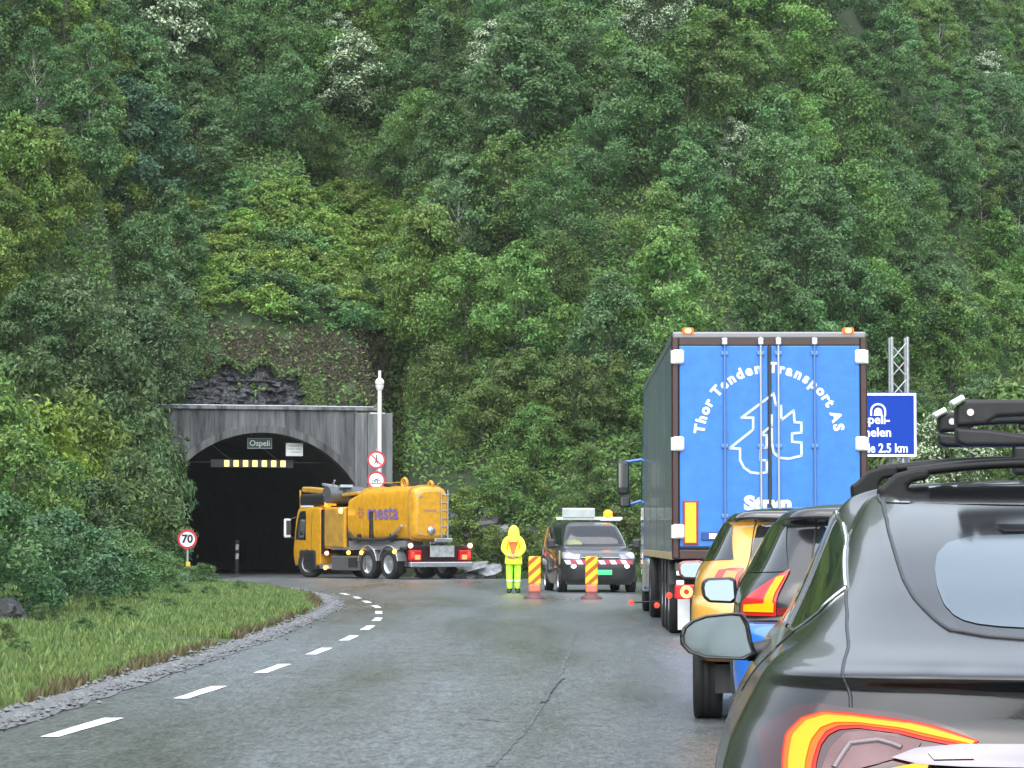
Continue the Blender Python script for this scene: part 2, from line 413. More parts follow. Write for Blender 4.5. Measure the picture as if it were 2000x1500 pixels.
# ------------------------------------------------------------------ wet asphalt
def asphalt():
    m = bpy.data.materials.new('wet_asphalt'); m.use_nodes = True; nt = m.node_tree; N, L = nt.nodes, nt.links; p = N['Principled BSDF']
    tc = N.new('ShaderNodeTexCoord')
    def noise(sc, st, det=4, rough=.6):
        mp = N.new('ShaderNodeMapping'); mp.inputs['Scale'].default_value = st; L.new(tc.outputs['Object'], mp.inputs[0])
        n = N.new('ShaderNodeTexNoise'); n.inputs['Scale'].default_value = sc; n.inputs['Detail'].default_value = det; n.inputs['Roughness'].default_value = rough
        L.new(mp.outputs[0], n.inputs['Vector']); return n.outputs[0]
    def rng_(o, a, b, c, d):
        r = N.new('ShaderNodeMapRange'); r.inputs[1].default_value, r.inputs[2].default_value, r.inputs[3].default_value, r.inputs[4].default_value = a, b, c, d
        L.new(o, r.inputs[0]); return r.outputs[0]
    def mth(op, a, b):
        q = N.new('ShaderNodeMath'); q.operation = op
        for i, v in enumerate((a, b)):
            if isinstance(v, (int, float)): q.inputs[i].default_value = v
            else: L.new(v, q.inputs[i])
        return q.outputs[0]
    wet = rng_(noise(.42, (1, .10, 1), 2, .5), .36, .68, 0, 1)         # long damp streaks in the driving direction
    pat = rng_(noise(1.3, (1, .10, 1), 2, .5), .25, .75, 0, 1)
    w = mth('MULTIPLY', wet, mth('ADD', mth('MULTIPLY', pat, .6), .4))
    grain = mth('ADD', mth('MULTIPLY', rng_(noise(34, (1, .22, 1), 3, .7), .36, .64, 0, 1), .65), mth('MULTIPLY', rng_(noise(5, (1, .3, 1), 6, .75), .35, .65, 0, 1), .35))
    mx = N.new('ShaderNodeMix'); mx.data_type = 'RGBA'; mx.inputs[6].default_value = (.100, .114, .124, 1); mx.inputs[7].default_value = (.040, .036, .024, 1)
    L.new(w, mx.inputs[0])
    g2 = N.new('ShaderNodeMix'); g2.data_type = 'RGBA'; g2.blend_type = 'MULTIPLY'; g2.inputs[0].default_value = 1
    gr = N.new('ShaderNodeMapRange'); gr.inputs[3].default_value = .22; gr.inputs[4].default_value = 1.80; L.new(grain, gr.inputs[0])
    L.new(mx.outputs[2], g2.inputs[6]); L.new(gr.outputs[0], g2.inputs[7]); L.new(g2.outputs[2], p.inputs['Base Color'])
    ro = N.new('ShaderNodeMapRange'); ro.inputs[3].default_value = .36; ro.inputs[4].default_value = .20; L.new(w, ro.inputs[0]); L.new(ro.outputs[0], p.inputs['Roughness'])
    p.inputs['Specular IOR Level'].default_value = .6
    b = N.new('ShaderNodeBump'); b.inputs['Distance'].default_value = .02
    bs = N.new('ShaderNodeMapRange'); bs.inputs[3].default_value = 1.0; bs.inputs[4].default_value = .22; L.new(w, bs.inputs[0]); L.new(bs.outputs[0], b.inputs['Strength'])
    hh = mth('ADD', noise(36, (1, .3, 1), 3), mth('MULTIPLY', noise(7, (1, .6, 1), 3), .8))
    L.new(hh, b.inputs['Height']); L.new(b.outputs[0], p.inputs['Normal'])
    return m
M_asphalt = asphalt()
rows = np.concatenate([np.arange(-80, 40, 4.0), np.arange(40, 113.01, 1.0)])
cols = np.linspace(0, 1, 9)
RV = np.array([(edge(y) + (redge(y) - edge(y)) * k, y, .012) for y in rows for k in cols]); nk = len(cols)
RF = [(j * nk + i, j * nk + i + 1, (j + 1) * nk + i + 1, (j + 1) * nk + i) for j in range(len(rows) - 1) for i in range(nk - 1)]
road = link('road', mesh_np('road', RV, RF, M_asphalt, True)); tag(road, kind='structure')
tb = MB(); cP, sP = math.cos(PROT), math.sin(PROT)
tb.add([(PORTAL.x + a * cP - b * sP, PORTAL.y + a * sP + b * cP, .016) for a, b in ((-4.2, -1.6), (4.2, -1.6), (4.2, 70), (-4.2, 70))], [(0, 1, 2, 3)])
tunnel_road = tb.build('tunnel_road', M_asphalt); tag(tunnel_road, kind='structure')

# a pale worn seam and a tar line down the lane, a patch edge across it: thin sheets just over the asphalt
M_tar = mat('tar_seam', (0.045, 0.048, 0.048), 0.4, col2=(0.085, 0.092, 0.096), nscale=2.5)
def ribbon(name, pts, w, m, z=.0165, label=None, wob=0.0):
    mb = MB(); P = []
    for k, (x, y) in enumerate(pts):
        a, b = pts[max(0, k - 1)], pts[min(len(pts) - 1, k + 1)]
        d = Vector((b[0] - a[0], b[1] - a[1])).normalized(); n = Vector((-d.y, d.x)); ww = (w if not isinstance(w, list) else w[k]) * (1 + wob * (random.random() - .5))
        P += [(x + n.x * ww / 2, y + n.y * ww / 2, z), (x - n.x * ww / 2, y - n.y * ww / 2, z)]
    mb.add(P, [(2 * i, 2 * i + 1, 2 * i + 3, 2 * i + 2) for i in range(len(pts) - 1)])
    o = mb.build(name, m); tag(o, kind='structure'); return o
def gpt(px, py):
    Y_ = CAM_H * 6000 / (py - 1058); return ((px - 1000) / 6000 * Y_, Y_)
def dense(pts, n=22):
    out = []
    for a, b in zip(pts[:-1], pts[1:]):
        for i in range(n): k = i / n; out.append((a[0] * (1 - k) + b[0] * k + random.uniform(-.012, .012), a[1] * (1 - k) + b[1] * k))
    return out + [pts[-1]]
ribbon('road_seam', dense([gpt(960, 1499), gpt(1030, 1425), gpt(1055, 1385), gpt(1085, 1335), gpt(1110, 1280), gpt(1125, 1240)]), .035, M_tar, wob=.9)
ribbon('road_seam', dense([gpt(1035, 1412), gpt(985, 1412), gpt(930, 1406)], 5), .03, M_tar, z=.0205, wob=.9)
ribbon('road_seam', dense([gpt(1060, 1375), gpt(1082, 1340), gpt(1098, 1326)]), .045, M_tar, z=.0245, wob=.9)

# ------------------------------------------------------------------ dashed edge line
M_mark = mat('road_paint', (0.74, 0.76, 0.76), 0.4, col2=(0.42, 0.43, 0.43), nscale=7, ncon=(.5, .75))
LY = np.array([10, 19.6, 24.5, 30, 35, 40, 45, 50, 57.7, 63.5, 70, 78]); LX = np.array([-3.3, -2.93, -2.6, -2.33, -2.17, -2.08, -2.07, -2.16, -2.5, -3.0, -3.6, -4.6])
def line_x(y): return np.interp(y, LY, LX)
edge_line = thing('edge_marking', 'dashed white edge line curving left towards the tunnel', 'road marking')
edge_line['kind'] = 'structure'; del edge_line['category']; del edge_line['label']
y0 = 14.8
while y0 < 76:
    mb = MB(); P = []
    for k in range(4):
        y = y0 + 2.1 * k / 3; x = float(line_x(y)); w = .13 * (1 + .12 * random.uniform(-1, 1))
        P += [(x - w / 2, y, .0165), (x + w / 2, y, .0165)]
    mb.add(P, [(2 * i, 2 * i + 1, 2 * i + 3, 2 * i + 2) for i in range(3)]); mb.build('marking_dash', M_mark, edge_line)
    y0 += 4.75

# ------------------------------------------------------------------ gravel shoulder
M_gravel = mat('wet_gravel', (0.13, 0.135, 0.14), 0.55, col2=(0.07, 0.072, 0.07), nscale=20, bump=.6, bscale=30)
ys = np.arange(8, 112, .5)
gv, gf = [], []
for j, y in enumerate(ys):
    e = float(edge(y)); w = .20 + .09 * math.sin(y * .7) * math.sin(y * .23) + .12 * random.random()
    gv += [(e - w, y, .012), (e - w * .5, y, .045), (e + .10 + .08 * random.random(), y, .018)]
for j in range(len(ys) - 1): gf += [(3 * j, 3 * j + 1, 3 * j + 4, 3 * j + 3), (3 * j + 1, 3 * j + 2, 3 * j + 5, 3 * j + 4)]
gs = link('gravel_shoulder', mesh_np('gravel_shoulder', gv, gf, M_gravel, True)); tag(gs, kind='structure')
n = 5200
py_ = 12 + 92 * rng.random(n) ** 1.3; px_ = edge(py_) - .06 + .11 * rng.standard_normal(n); sz = .010 + .024 * rng.random(n) ** 2.5
oct_ = np.array([(1, 0, 0), (0, 1, 0), (-1, 0, 0), (0, -1, 0), (0, 0, .8), (0, 0, -.6)])
of = np.array([(0, 1, 4), (1, 2, 4), (2, 3, 4), (3, 0, 4), (1, 0, 5), (2, 1, 5), (3, 2, 5), (0, 3, 5)])
sv = (oct_[None] * (.7 + .6 * rng.random((n, 6, 1))) * sz[:, None, None] + np.stack([px_, py_, .03 + sz * .3], 1)[:, None]).reshape(-1, 3)
sf = (of[None] + 6 * np.arange(n)[:, None, None]).reshape(-1, 3)
pb = link('gravel', mesh_np('gravel', sv, sf, mat('pebble', (0.17, 0.178, 0.185), .5, col2=(.06, .06, .062), nscale=6))); tag(pb, 'loose grey gravel along the left edge of the wet asphalt', kind='stuff')

# ------------------------------------------------------------------ leaves, crowns, trunks
M_leaf = leaf_material('leaf')
M_grass = leaf_material('grass_blade', .6, 1.4, .25, .5)
M_bark = mat('bark', (0.10, 0.09, 0.075), .8, col2=(.03, .028, .024), nscale=8, stretch=(1, 1, .3))
M_birchbark = mat('birch_bark', (0.42, 0.42, 0.4), .7, col2=(.05, .045, .04), nscale=5, stretch=(1, 1, 3), ncon=(.5, .62))
M_blossom = mat('blossom', (0.50, 0.55, 0.44), .6, col2=(.22, .34, .15), nscale=5)
def leaf_quads(P, Nrm, size, r, jit=.55):
    """rhombic leaves at P, loosely facing Nrm"""
    n = len(P)
    nn = Nrm + jit * r.standard_normal((n, 3)); nn /= np.linalg.norm(nn, axis=1)[:, None]
    t = r.standard_normal((n, 3)); t -= (t * nn).sum(1)[:, None] * nn; t /= np.linalg.norm(t, axis=1)[:, None]
    b = np.cross(nn, t); s = (size * (.6 + .8 * r.random(n)))[:, None]
    droop = nn * s * .18
    V = np.stack([P - t * s * .55, P + b * s * .30 + droop, P + t * s * .6, P - b * s * .30 + droop], 1).reshape(-1, 3)
    F = np.arange(4 * n).reshape(n, 4)
    return V, F
def lobes(r, h, w, nl, base, pointed=0.0):
    out = []
    for i in range(nl):
        k = (i + r.random()) / nl; z = base + (h - base) * k
        env = w * (math.sin(math.pi * min(1, (.22 + .78 * k))) ** .7 if not pointed else (1 - k) ** .8 * pointed + .15)
        a = i * 2.4 + r.random() * .9; q = env * (.45 + .5 * r.random())
        out.append((q * math.cos(a), q * math.sin(a), z, (.26 + .16 * r.random()) * w * (1.05 - .35 * k) * (1.0 if not pointed else .75)))
    return out
def crown_mesh(seed, h, w, nl, per, size, base, pointed=0.0, flat=.72, blossom=0.0):
    r = np.random.default_rng(seed); L_ = lobes(r, h, w, nl, base, pointed); Ps, Ns = [], []
    for x, y, z, q in L_:
        # a lobe is a handful of leafy sprays
        ns = 9
        for s_ in range(ns):
            d = r.standard_normal(3); d[2] = d[2] * .8 + .25; d /= np.linalg.norm(d)
            c0 = np.array((x, y, z)) + d * q * np.array((.78, .78, flat * .78)) * (.7 + .5 * r.random())
            m_ = max(6, int(per / ns * (.6 + .8 * r.random())))
            g = r.standard_normal((m_, 3)) * q * np.array((.30, .30, .20))
            P = c0 + g; nr = d + np.array((0, 0, .5)) + .4 * g / q
            Ps.append(P); Ns.append(np.repeat(nr[None], m_, 0) if nr.ndim == 1 else nr)
    P, Nn = np.concatenate(Ps), np.concatenate(Ns)
    P[:, 2] = np.maximum(P[:, 2], .12)
    if blossom:
        k = (r.random(len(P)) < .75) & (np.linalg.norm(P[:, :2], axis=1) + P[:, 2] * .3 > .30 * w)
        return leaf_quads(P, Nn, np.full(len(P), size), r), leaf_quads((P + Nn * .03)[k][::max(1, int(1 / blossom))], Nn[k][::max(1, int(1 / blossom))], np.full(len(P[k][::max(1, int(1 / blossom))]), size * 1.0), r), L_
    return leaf_quads(P, Nn, np.full(len(P), size), r), None, L_
def trunk_mesh(L_, h, w, base, r0, seed, bark):
    r = random.Random(seed); mb = MB(); top = h * .86; pts = []
    lean = r.uniform(-.12, .12), r.uniform(-.12, .12)
    for i in range(7):
        k = i / 6; pts.append(Vector((lean[0] * w * k + .05 * math.sin(k * 9 + seed), lean[1] * w * k + .05 * math.cos(k * 7 + seed), -0.4 + (top + .4) * k)))
    for i in range(6): mb.tube(pts[i], pts[i + 1], r0 * (1 - .85 * i / 6), r0 * (1 - .85 * (i + 1) / 6), 7, 0, i == 0)
    for x, y, z, q in L_:
        k = min(.9, max(.1, (z * .72) / top)); i = min(5, int(k * 6)); p = pts[i].lerp(pts[i + 1], k * 6 - i)
        e = Vector((x, y, z)); mid = p.lerp(e, .5) + Vector((0, 0, -.08 * w))
        rr = r0 * (1 - .85 * k) * .5
        mb.tube(p, mid, rr, rr * .7, 5, 0, False); mb.tube(mid, e, rr * .7, rr * .25, 5, 0, False)
    return mb.mesh('trunk', bark)
TREES = {}
def proto(kind, i, h, w, nl, per, size, base, pointed=0, blossom=0, bark=None, r0=.07, flat=.72):
    (V, F), bl, L_ = crown_mesh(hash((kind, i)) % 1000 + i * 17 if False else (sum(map(ord, kind)) * 7 + i * 31), h, w, nl, per, size, base, pointed, flat, blossom)
    cm = mesh_np('crown', V, F, M_leaf)
    bmsh = mesh_np('blossom', bl[0], bl[1], M_blossom) if bl else None
    TREES.setdefault(kind, []).append((cm, trunk_mesh(L_, h, w, base, r0, i, bark or M_bark), bmsh))
for i in range(7): proto('birch', i, 4.4 + .4 * (i % 3), 1.7 + .15 * (i % 4), 16 + 2 * i, 620 - 40 * i, .125 + .008 * (i % 3), .9)
for i in range(3): proto('tall_birch', i, 6.2, 1.8, 24, 560, .125, 1.2, bark=M_birchbark)
for i in range(3): proto('spire', i, 5.6, 1.7, 24, 460, .12, .5, pointed=1.15)
for i in range(2): proto('blossom_tree', i, 4.6, 1.9, 18, 520, .13, .8, blossom=1.0)
for i in range(3): proto('near_birch', i, 5.2, 2.0, 26, 420, .125, .7, r0=.08)
for i in range(5): proto('shrub', i, 2.0, 1.25, 15, 420, .085, .15, r0=.03, flat=.8)
for i in range(3): proto('scrub', i, 1.5, 1.5, 14, 200, .15, .1, r0=.03, flat=.7)
def plant(kind, i, x, y, s, col, name, label, cat, group=None, rz=None, z=None, sz=1.0, bare=False):
    cm, tm, bm_ = TREES[kind][i % len(TREES[kind])]
    o = thing(name, label, cat, (x, y, (hz(x, y) if z is None else z) - .05), random.random() * 6.28 if rz is None else rz, group)
    o.scale = (s, s, s * sz)
    c_ = link('crown', cm, o); c_.color = (*col, 1)
    t_ = link('trunk', tm, o)
    if bm_: b_ = link('blossom', bm_, o)
    return o

G_DARK = (.066, .134, .040); G_MID = (.100, .195, .046); G_BLUE = (.084, .170, .060); G_YEL = (.150, .245, .034); G_PALE = (.122, .212, .082); G_OLIVE = (.120, .197, .038)
def jit(c, a=.30):
    k = 1 + random.uniform(-a, a); return tuple(min(1, max(0, v * k * (1 + random.uniform(-.06, .06)))) for v in c)
def zone(px, py):
    side = 'left' if px < 520 else 'middle' if px < 1050 else 'right'
    return side
# the wooded hillside: jittered rows up the slope
PLACED = []
def free(x, y, d):
    return all((x - a) ** 2 + (y - b) ** 2 > d * d for a, b in PLACED)
def in_clear(px, py):
    """the brown bank, the rock and the fern clearing carry no trees"""
    if 400 < px < 790 and 585 < py < 830: return True
    if 380 < px < 800 and 415 < py < 600: return True
    if 330 < px < 420 and 740 < py < 830: return True
    if 760 < px < 970 and 830 < py < 1120: return True
    return False
def span(px, py, t):
    """where the eye meets the slope"""
    for Y_ in np.arange(60, 330, 1.0):
        p = at(px, py, float(Y_))
        if hz(p.x, p.y) >= p.z: return p
    return None
HILL = []
special = [  # pixel of the crown's foot, kind, scale, colour, label
    ((335, 185), 'blossom_tree', 1.28, (0.088, 0.162, 0.056), 'white blossoming tree high on the slope above the bush clump, largest of the white ones', 'tree'),
    ((690, 265), 'blossom_tree', .95, (0.088, 0.171, 0.048), 'white blossoming tree uphill of the clearing and above the white mast', 'tree'),
    ((960, 195), 'blossom_tree', .7, (0.088, 0.162, 0.056), 'small white blossoming tree above the middle of the slope', 'tree'),
    ((1275, 130), 'blossom_tree', .85, (0.079, 0.153, 0.064), 'pale blossoming tree at the top of the slope above the blue lorry', 'tree'),
    ((1435, 410), 'blossom_tree', .7, (0.079, 0.153, 0.056), 'low pale blossoming tree straight above the lorry doors', 'tree'),
    ((1930, 265), 'blossom_tree', .95, (0.088, 0.158, 0.072), 'pale blossoming tree high at the right end of the slope', 'tree'),
    ((660, 150), 'blossom_tree', .6, (0.079, 0.153, 0.064), 'little pale-tipped tree between the two large white blossoming trees', 'tree'),
    ((250, 470), 'birch', 1.35, (0.060, 0.130, 0.072), 'dark blue-green birch left of the fern clearing, broadest crown there', 'tree'),
    ((890, 600), 'tall_birch', .95, (0.096, 0.180, 0.072), 'tall grey-green birch at the right rim of the clearing', 'tree'),
    ((1010, 330), 'birch', 1.2, (0.079, 0.153, 0.056), 'broad rounded birch in the middle of the slope', 'tree'),
    ((1190, 800), 'birch', .95, (0.088, 0.171, 0.064), 'light grey-green birch just left of the blue lorry', 'tree'),
]
for (q, kind, s, col, lab, cat) in special:
    p = span(q[0], q[1], 0)
    if p is None: continue
    PLACED.append((p.x, p.y)); HILL.append(plant(kind, random.randrange(3), p.x, p.y, s, col, 'blossoming_tree' if 'blossom' in kind else 'birch_tree', lab, cat, 'blossoming trees on the hillside' if 'blossom' in kind else 'birches on the hillside'))
BANDS = [(0, 150, 'near the top'), (150, 330, 'on the upper slope'), (330, 560, 'at mid-slope'), (560, 800, 'on the lower slope'), (800, 1200, 'at the slope foot')]
SIDES = [(-400, 400, 'above the roadside bushes'), (400, 800, 'above the tunnel mouth'), (800, 1250, 'above the grey van'), (1250, 1700, 'above the blue lorry'), (1700, 2500, 'above the ski carriers')]
cnt = 0
spots_ = [(x + random.uniform(-1.2, 1.2), y + random.uniform(-1.1, 1.1)) for y in np.arange(84, 215, 2.3) for x in np.arange(-34, 50, 2.6)]
spots_ += [((q_ - 1000) / 6000 * y_, y_) for q_, y_ in ((random.uniform(-60, 360), random.uniform(100, 150)) for _ in range(260))]
spots_ += [((q_ - 1000) / 6000 * y_, y_) for q_, y_ in ((random.uniform(760, 2060), random.uniform(106, 160)) for _ in range(320))]
for xx, yy in spots_:
    if True:
        z = hz(xx, yy)
        if z < 1.2: continue
        px, py = proj((xx, yy, z)); tx, ty = proj((xx, yy, z + 4.5))
        if px < -170 or px > 2170 or py < -60 or ty > 1080: continue
        lx_, ly_ = plocal(xx, yy)
        if abs(lx_) < 5.6 and -9 < ly_ < 5.0: continue
        if in_clear(px, py): continue
        if edge(yy) - xx < 3.5 and yy < 112 and xx < -9: continue
        # hidden well behind the next crown down, or behind the lorry and the black car
        if 1330 < px < 1680 and ty > 690: continue
        if px > 1720 and ty > 930: continue
        if cnt > 262 or not free(xx, yy, 1.75): continue
        PLACED.append((xx, yy))
        f = vnoise(np.array([xx]), np.array([yy]), 11, 2)[0]; g = vnoise(np.array([xx]), np.array([yy]), 5, 9)[0]
        far = (px - 900) / 1100
        if px < 330: col = G_MID if g < .5 else G_OLIVE if g > .68 else G_BLUE
        elif py > 540 and 480 < px < 1300: col = G_YEL if g > .5 else G_OLIVE if g > .36 else G_MID
        else: col = G_BLUE if g > .55 else G_MID if g > .3 else G_DARK
        if far > .2 and col == G_YEL: col = G_MID
        kind = 'birch' if f < .55 else ('tall_birch' if py < 560 else 'birch') if f < .68 else 'spire' if f < .78 else 'birch'
        s = random.uniform(.66, 1.10) * (.95 if py > 600 else 1.0)
        if py > 830: kind, s = ('birch', random.uniform(.5, .75))
        band = next((b for a0, a1, b in BANDS if a0 <= max(0, min(1199, py - 60)) < a1), BANDS[0][2]); side = next(b for a0, a1, b in SIDES if a0 <= px < a1)
        shade = {G_DARK: 'dark green', G_MID: 'mid green', G_BLUE: 'blue-green', G_YEL: 'yellow-green', G_PALE: 'pale green', G_OLIVE: 'olive green'}[col]
        kn = {'birch': 'round birch', 'tall_birch': 'tall loose birch', 'spire': 'pointed alder'}[kind]
        lab = f'{shade} {kn} {band} {side}'
        HILL.append(plant(kind, random.randrange(7), xx, yy, s, jit(col), 'alder_tree' if kind == 'spire' else 'birch_tree', lab, 'tree', lab.replace(' ', ' ') , sz=random.uniform(.9, 1.15)))
        cnt += 1
tell_apart(HILL)
print('hill trees', cnt)

# ------------------------------------------------------------------ trees and bushes by the road, left
def ground_at(px, Y_): return (px - 1000) / 6000 * Y_
near = [  # crown-foot pixel x, depth, kind, scale, colour, label
    (45, 100, 'near_birch', 1.15, (0.049, 0.090, 0.027), 'dark slender birch at the left, bare trunk showing above the roadside bushes'),
    (150, 107, 'near_birch', 1.15, (0.081, 0.139, 0.053), 'grey-green birch with rounded top behind the slender dark birch'),
    (250, 112.5, 'near_birch', 1.05, (0.075, 0.132, 0.053), 'grey-green birch between the rounded birch and the one leaning to the tunnel'),
    (330, 115.3, 'near_birch', .86, (0.096, 0.165, 0.067), 'pale grey-green birch reaching over the left end of the tunnel wall'),
    (110, 101, 'near_birch', .85, (0.123, 0.185, 0.023), 'yellow-green young tree in front of the grey-green birches'),
    (205, 106, 'near_birch', .75, (0.116, 0.178, 0.026), 'yellow-green young tree below the pale grey-green birch'),
    (255, 110.5, 'near_birch', .95, (0.070, 0.125, 0.042), 'mid green young tree hiding the left foot of the tunnel wall'),
    (300, 113.5, 'near_birch', .70, (0.080, 0.139, 0.050), 'small grey-green tree against the left end of the concrete wall'),
    (-60, 90, 'near_birch', 1.1, (0.072, 0.125, 0.037), 'birch cut by the left edge of the view'),
]
for px, Yd, kind, s, col, lab in near:
    x = ground_at(px, Yd); plant(kind, int(px / 7) % 3, x, Yd, s, col, 'birch_tree', lab, 'tree', 'trees above the roadside bushes', sz=1.0)
bushes = [
    (-25, 44, .95, .9, (.075, .165, .060), 'low willow bush cut by the left edge, nearest the camera'),
    (45, 46.5, .80, .85, (.062, .140, .060), 'low dark willow bush just right of the boulder, nearest row'),
    (115, 50, .85, .85, (.060, .140, .062), 'low dark willow bush in the nearest row, second from the boulder'),
    (182, 54, .80, .85, (.070, .160, .062), 'low green willow bush in the nearest row at the top of the grass'),
    (240, 59, .72, .85, (.095, .190, .060), 'small bright bush where the grass bank meets the willows'),
    (280, 65, .60, .85, (.090, .185, .064), 'small leafy bush below the speed sign, nearest row'),
    (332, 73, .48, .8, (.095, .190, .060), 'small leafy bush at the right end of the nearest row'),
    (398, 80, .42, .7, (.100, .195, .064), 'low leafy plant right of the speed sign, before the tunnel road'),
    # pixel x, depth, scale, squash, colour, label
    (20, 60, 1.15, 1.0, G_MID, 'green bush at the left edge above the dark boulder'),
    (95, 63, 1.0, 1.0, (0.049, 0.092, 0.034), 'dark green bush behind the grass bank, right of the boulder'),
    (185, 66, 1.05, .95, (0.052, 0.099, 0.035), 'dark low willow bush in front of the taller bushes'),
    (60, 71, 1.35, 1.15, G_YEL, 'yellow-green tall bush behind the boulder'),
    (150, 75, 1.5, 1.2, (0.087, 0.145, 0.026), 'light green tall willow bush in the middle of the roadside bushes'),
    (240, 79, 1.35, 1.15, (0.065, 0.119, 0.037), 'rounded green willow bush left of the speed sign'),
    (245, 85, 1.45, 1.2, (0.065, 0.121, 0.040), 'tall green willow bush beside the dark tunnel mouth'),
    (245, 93, 1.6, 1.35, (0.058, 0.108, 0.036), 'tall bush standing against the tunnel mouth, above the speed sign'),
    (190, 92, 1.7, 1.4, (0.072, 0.132, 0.042), 'broad pale willow behind the rounded bush'),
    (150, 88, 1.8, 1.3, (0.087, 0.145, 0.026), 'broad yellowish willow under the young yellow trees'),
    (40, 82, 1.9, 1.3, (0.058, 0.106, 0.032), 'broad dark willow under the slender birch'),
    (-60, 66, 1.5, 1.2, G_MID, 'bush cut by the left edge of the view'),
    (305, 86, .6, .8, (0.087, 0.145, 0.032), 'small leafy bush at the foot of the speed sign'),
    (352, 84, .45, .6, (0.080, 0.132, 0.037), 'low leafy plant nearest the tunnel road, right of the speed sign'),
    (290, 74, .7, .7, (0.072, 0.125, 0.042), 'low leafy bush at the top of the grass, below the rounded willow'),
    (225, 68, .65, .7, (0.080, 0.132, 0.032), 'low leafy bush on the grass edge, below the speed sign bushes'),
    (262, 104, 1.5, 1.5, (0.058, 0.112, 0.037), 'dark tall bush over the left foot of the tunnel opening'),
    (262, 106.5, 1.45, 1.75, (.070, .160, .060), 'tall willow covering the left haunch of the tunnel arch'),
    (303, 111.5, 1.05, 2.5, (.100, .195, .078), 'slim pale willow against the left end of the concrete wall'),
    (205, 108, 2.0, 1.6, (0.065, 0.119, 0.040), 'large willow hiding the left end of the concrete wall'),
]
for k, (px, Yd, s, sq, col, lab) in enumerate(bushes):
    plant('shrub', k, ground_at(px, Yd), Yd, s, col, 'willow_bush', lab, 'bush', 'bushes along the left roadside', sz=sq)
plant('shrub', 2, ground_at(85, 40.5), 40.5, .22, (0.065, 0.119, 0.042), 'weed', 'lone leafy weed in the grass bank, left', 'weed', sz=.9)
for k, (px, Yd, s_, lab) in enumerate([(165, 37, .16, 'small leafy weed in the grass, right of the lone weed'), (40, 30.5, .15, 'small weed low in the grass near the gravel, far left'), (250, 45, .17, 'leafy weed halfway along the grass bank'), (330, 49, .16, 'leafy weed in the grass near the gravel bend'),
        (410, 62, .2, 'leafy weed at the far end of the grass bank'), (350, 60, .22, 'leafy weed in front of the nearest bush row'), (470, 66, .2, 'leafy weed at the tip of the grass by the curve'), (205, 47, .2, 'leafy weed just in front of the nearest willow row')]):
    plant('shrub', k, ground_at(px, Yd), Yd, s_, (.095, .185, .06), 'weed', lab, 'weed', 'weeds in the grass bank', sz=.8)
plant('shrub', 4, ground_at(-5, 33), 33, .2, (0.072, 0.119, 0.032), 'weed', 'leafy weed at the left end of the grass bank', 'weed', sz=.9)

# bushes along the rock foot behind the van, and the pale bush by the blue sign
foot = [(905, 104.5, .55, G_OLIVE, 'low scrub bush left of the hooded person, at the rock foot'), (960, 104.4, .85, (0.080, 0.132, 0.026), 'green bush behind the hooded person'), (1015, 104.6, .8, (0.072, 0.125, 0.026), 'green bush between the hooded person and the van roof'),
        (1070, 105, .8, G_OLIVE, 'olive bush behind the van roof sign'), (1130, 106, .95, (0.072, 0.125, 0.032), 'tall green bush behind the van'), (1195, 105.6, 1.0, (0.080, 0.119, 0.032), 'olive-green bush between the van and the blue lorry'), (1240, 107, 1.25, G_MID, 'bush half hidden by the front of the blue lorry'),
        (925, 108.5, 1.0, G_OLIVE, 'scrub growing out of the rock face'), (990, 108.5, 1.15, G_MID, 'mid green scrub higher on the rock face')]
foot += [
         (940, 111.5, 1.1, (0.087, 0.139, 0.032), 'leafy scrub above the hooded person, on the rock'), (1000, 112, 1.2, (0.080, 0.132, 0.035), 'leafy scrub on the slope above the gap beside the van'), (1060, 110.5, 1.2, (0.087, 0.139, 0.032), 'leafy scrub on the slope above the van'),
         (1120, 111, 1.3, (0.080, 0.132, 0.038), 'broad scrub on the slope above the van beacon'), (1185, 112, 1.2, (0.087, 0.139, 0.032), 'broad scrub on the slope beside the lorry mirror'), (860, 115.5, 1.2, (0.087, 0.139, 0.036), 'upper scrub on the slope right of the white mast')]
for k, (px, Yd, s, col, lab) in enumerate(foot):
    plant('shrub', k + 1, ground_at(px, Yd), Yd, s, col, 'scrub_bush', lab, 'bush', 'bushes at the rock foot')
plant('blossom_tree', 1, 9.9, 70, .62, (0.102, 0.145, 0.047), 'blossoming_bush', 'bush with pale flower heads right of the blue tunnel sign', 'bush', z=1.3)
for k, (x, y, s) in enumerate([(12.6, 78, 1.9), (15.0, 84, 2.1), (9.0, 82, 1.4), (11.2, 92, 2.0), (17.5, 98, 2.2), (7.8, 95, 1.5)]):
    plant('scrub' if k % 2 else 'shrub', k, x, y, s, jit((0.072, 0.121, 0.032)), 'roadside_bush', ['leafy bush behind the pale flowering bush', 'bush behind the ski carriers at the right edge', 'green bush behind the lattice mast', 'bush between the mast and the flowering bush, farther back', 'large bush behind the black car, at the right edge', 'bush showing between the lorry and the lattice mast'][k], 'bush', 'bushes right of the lorry', sz=1.2)
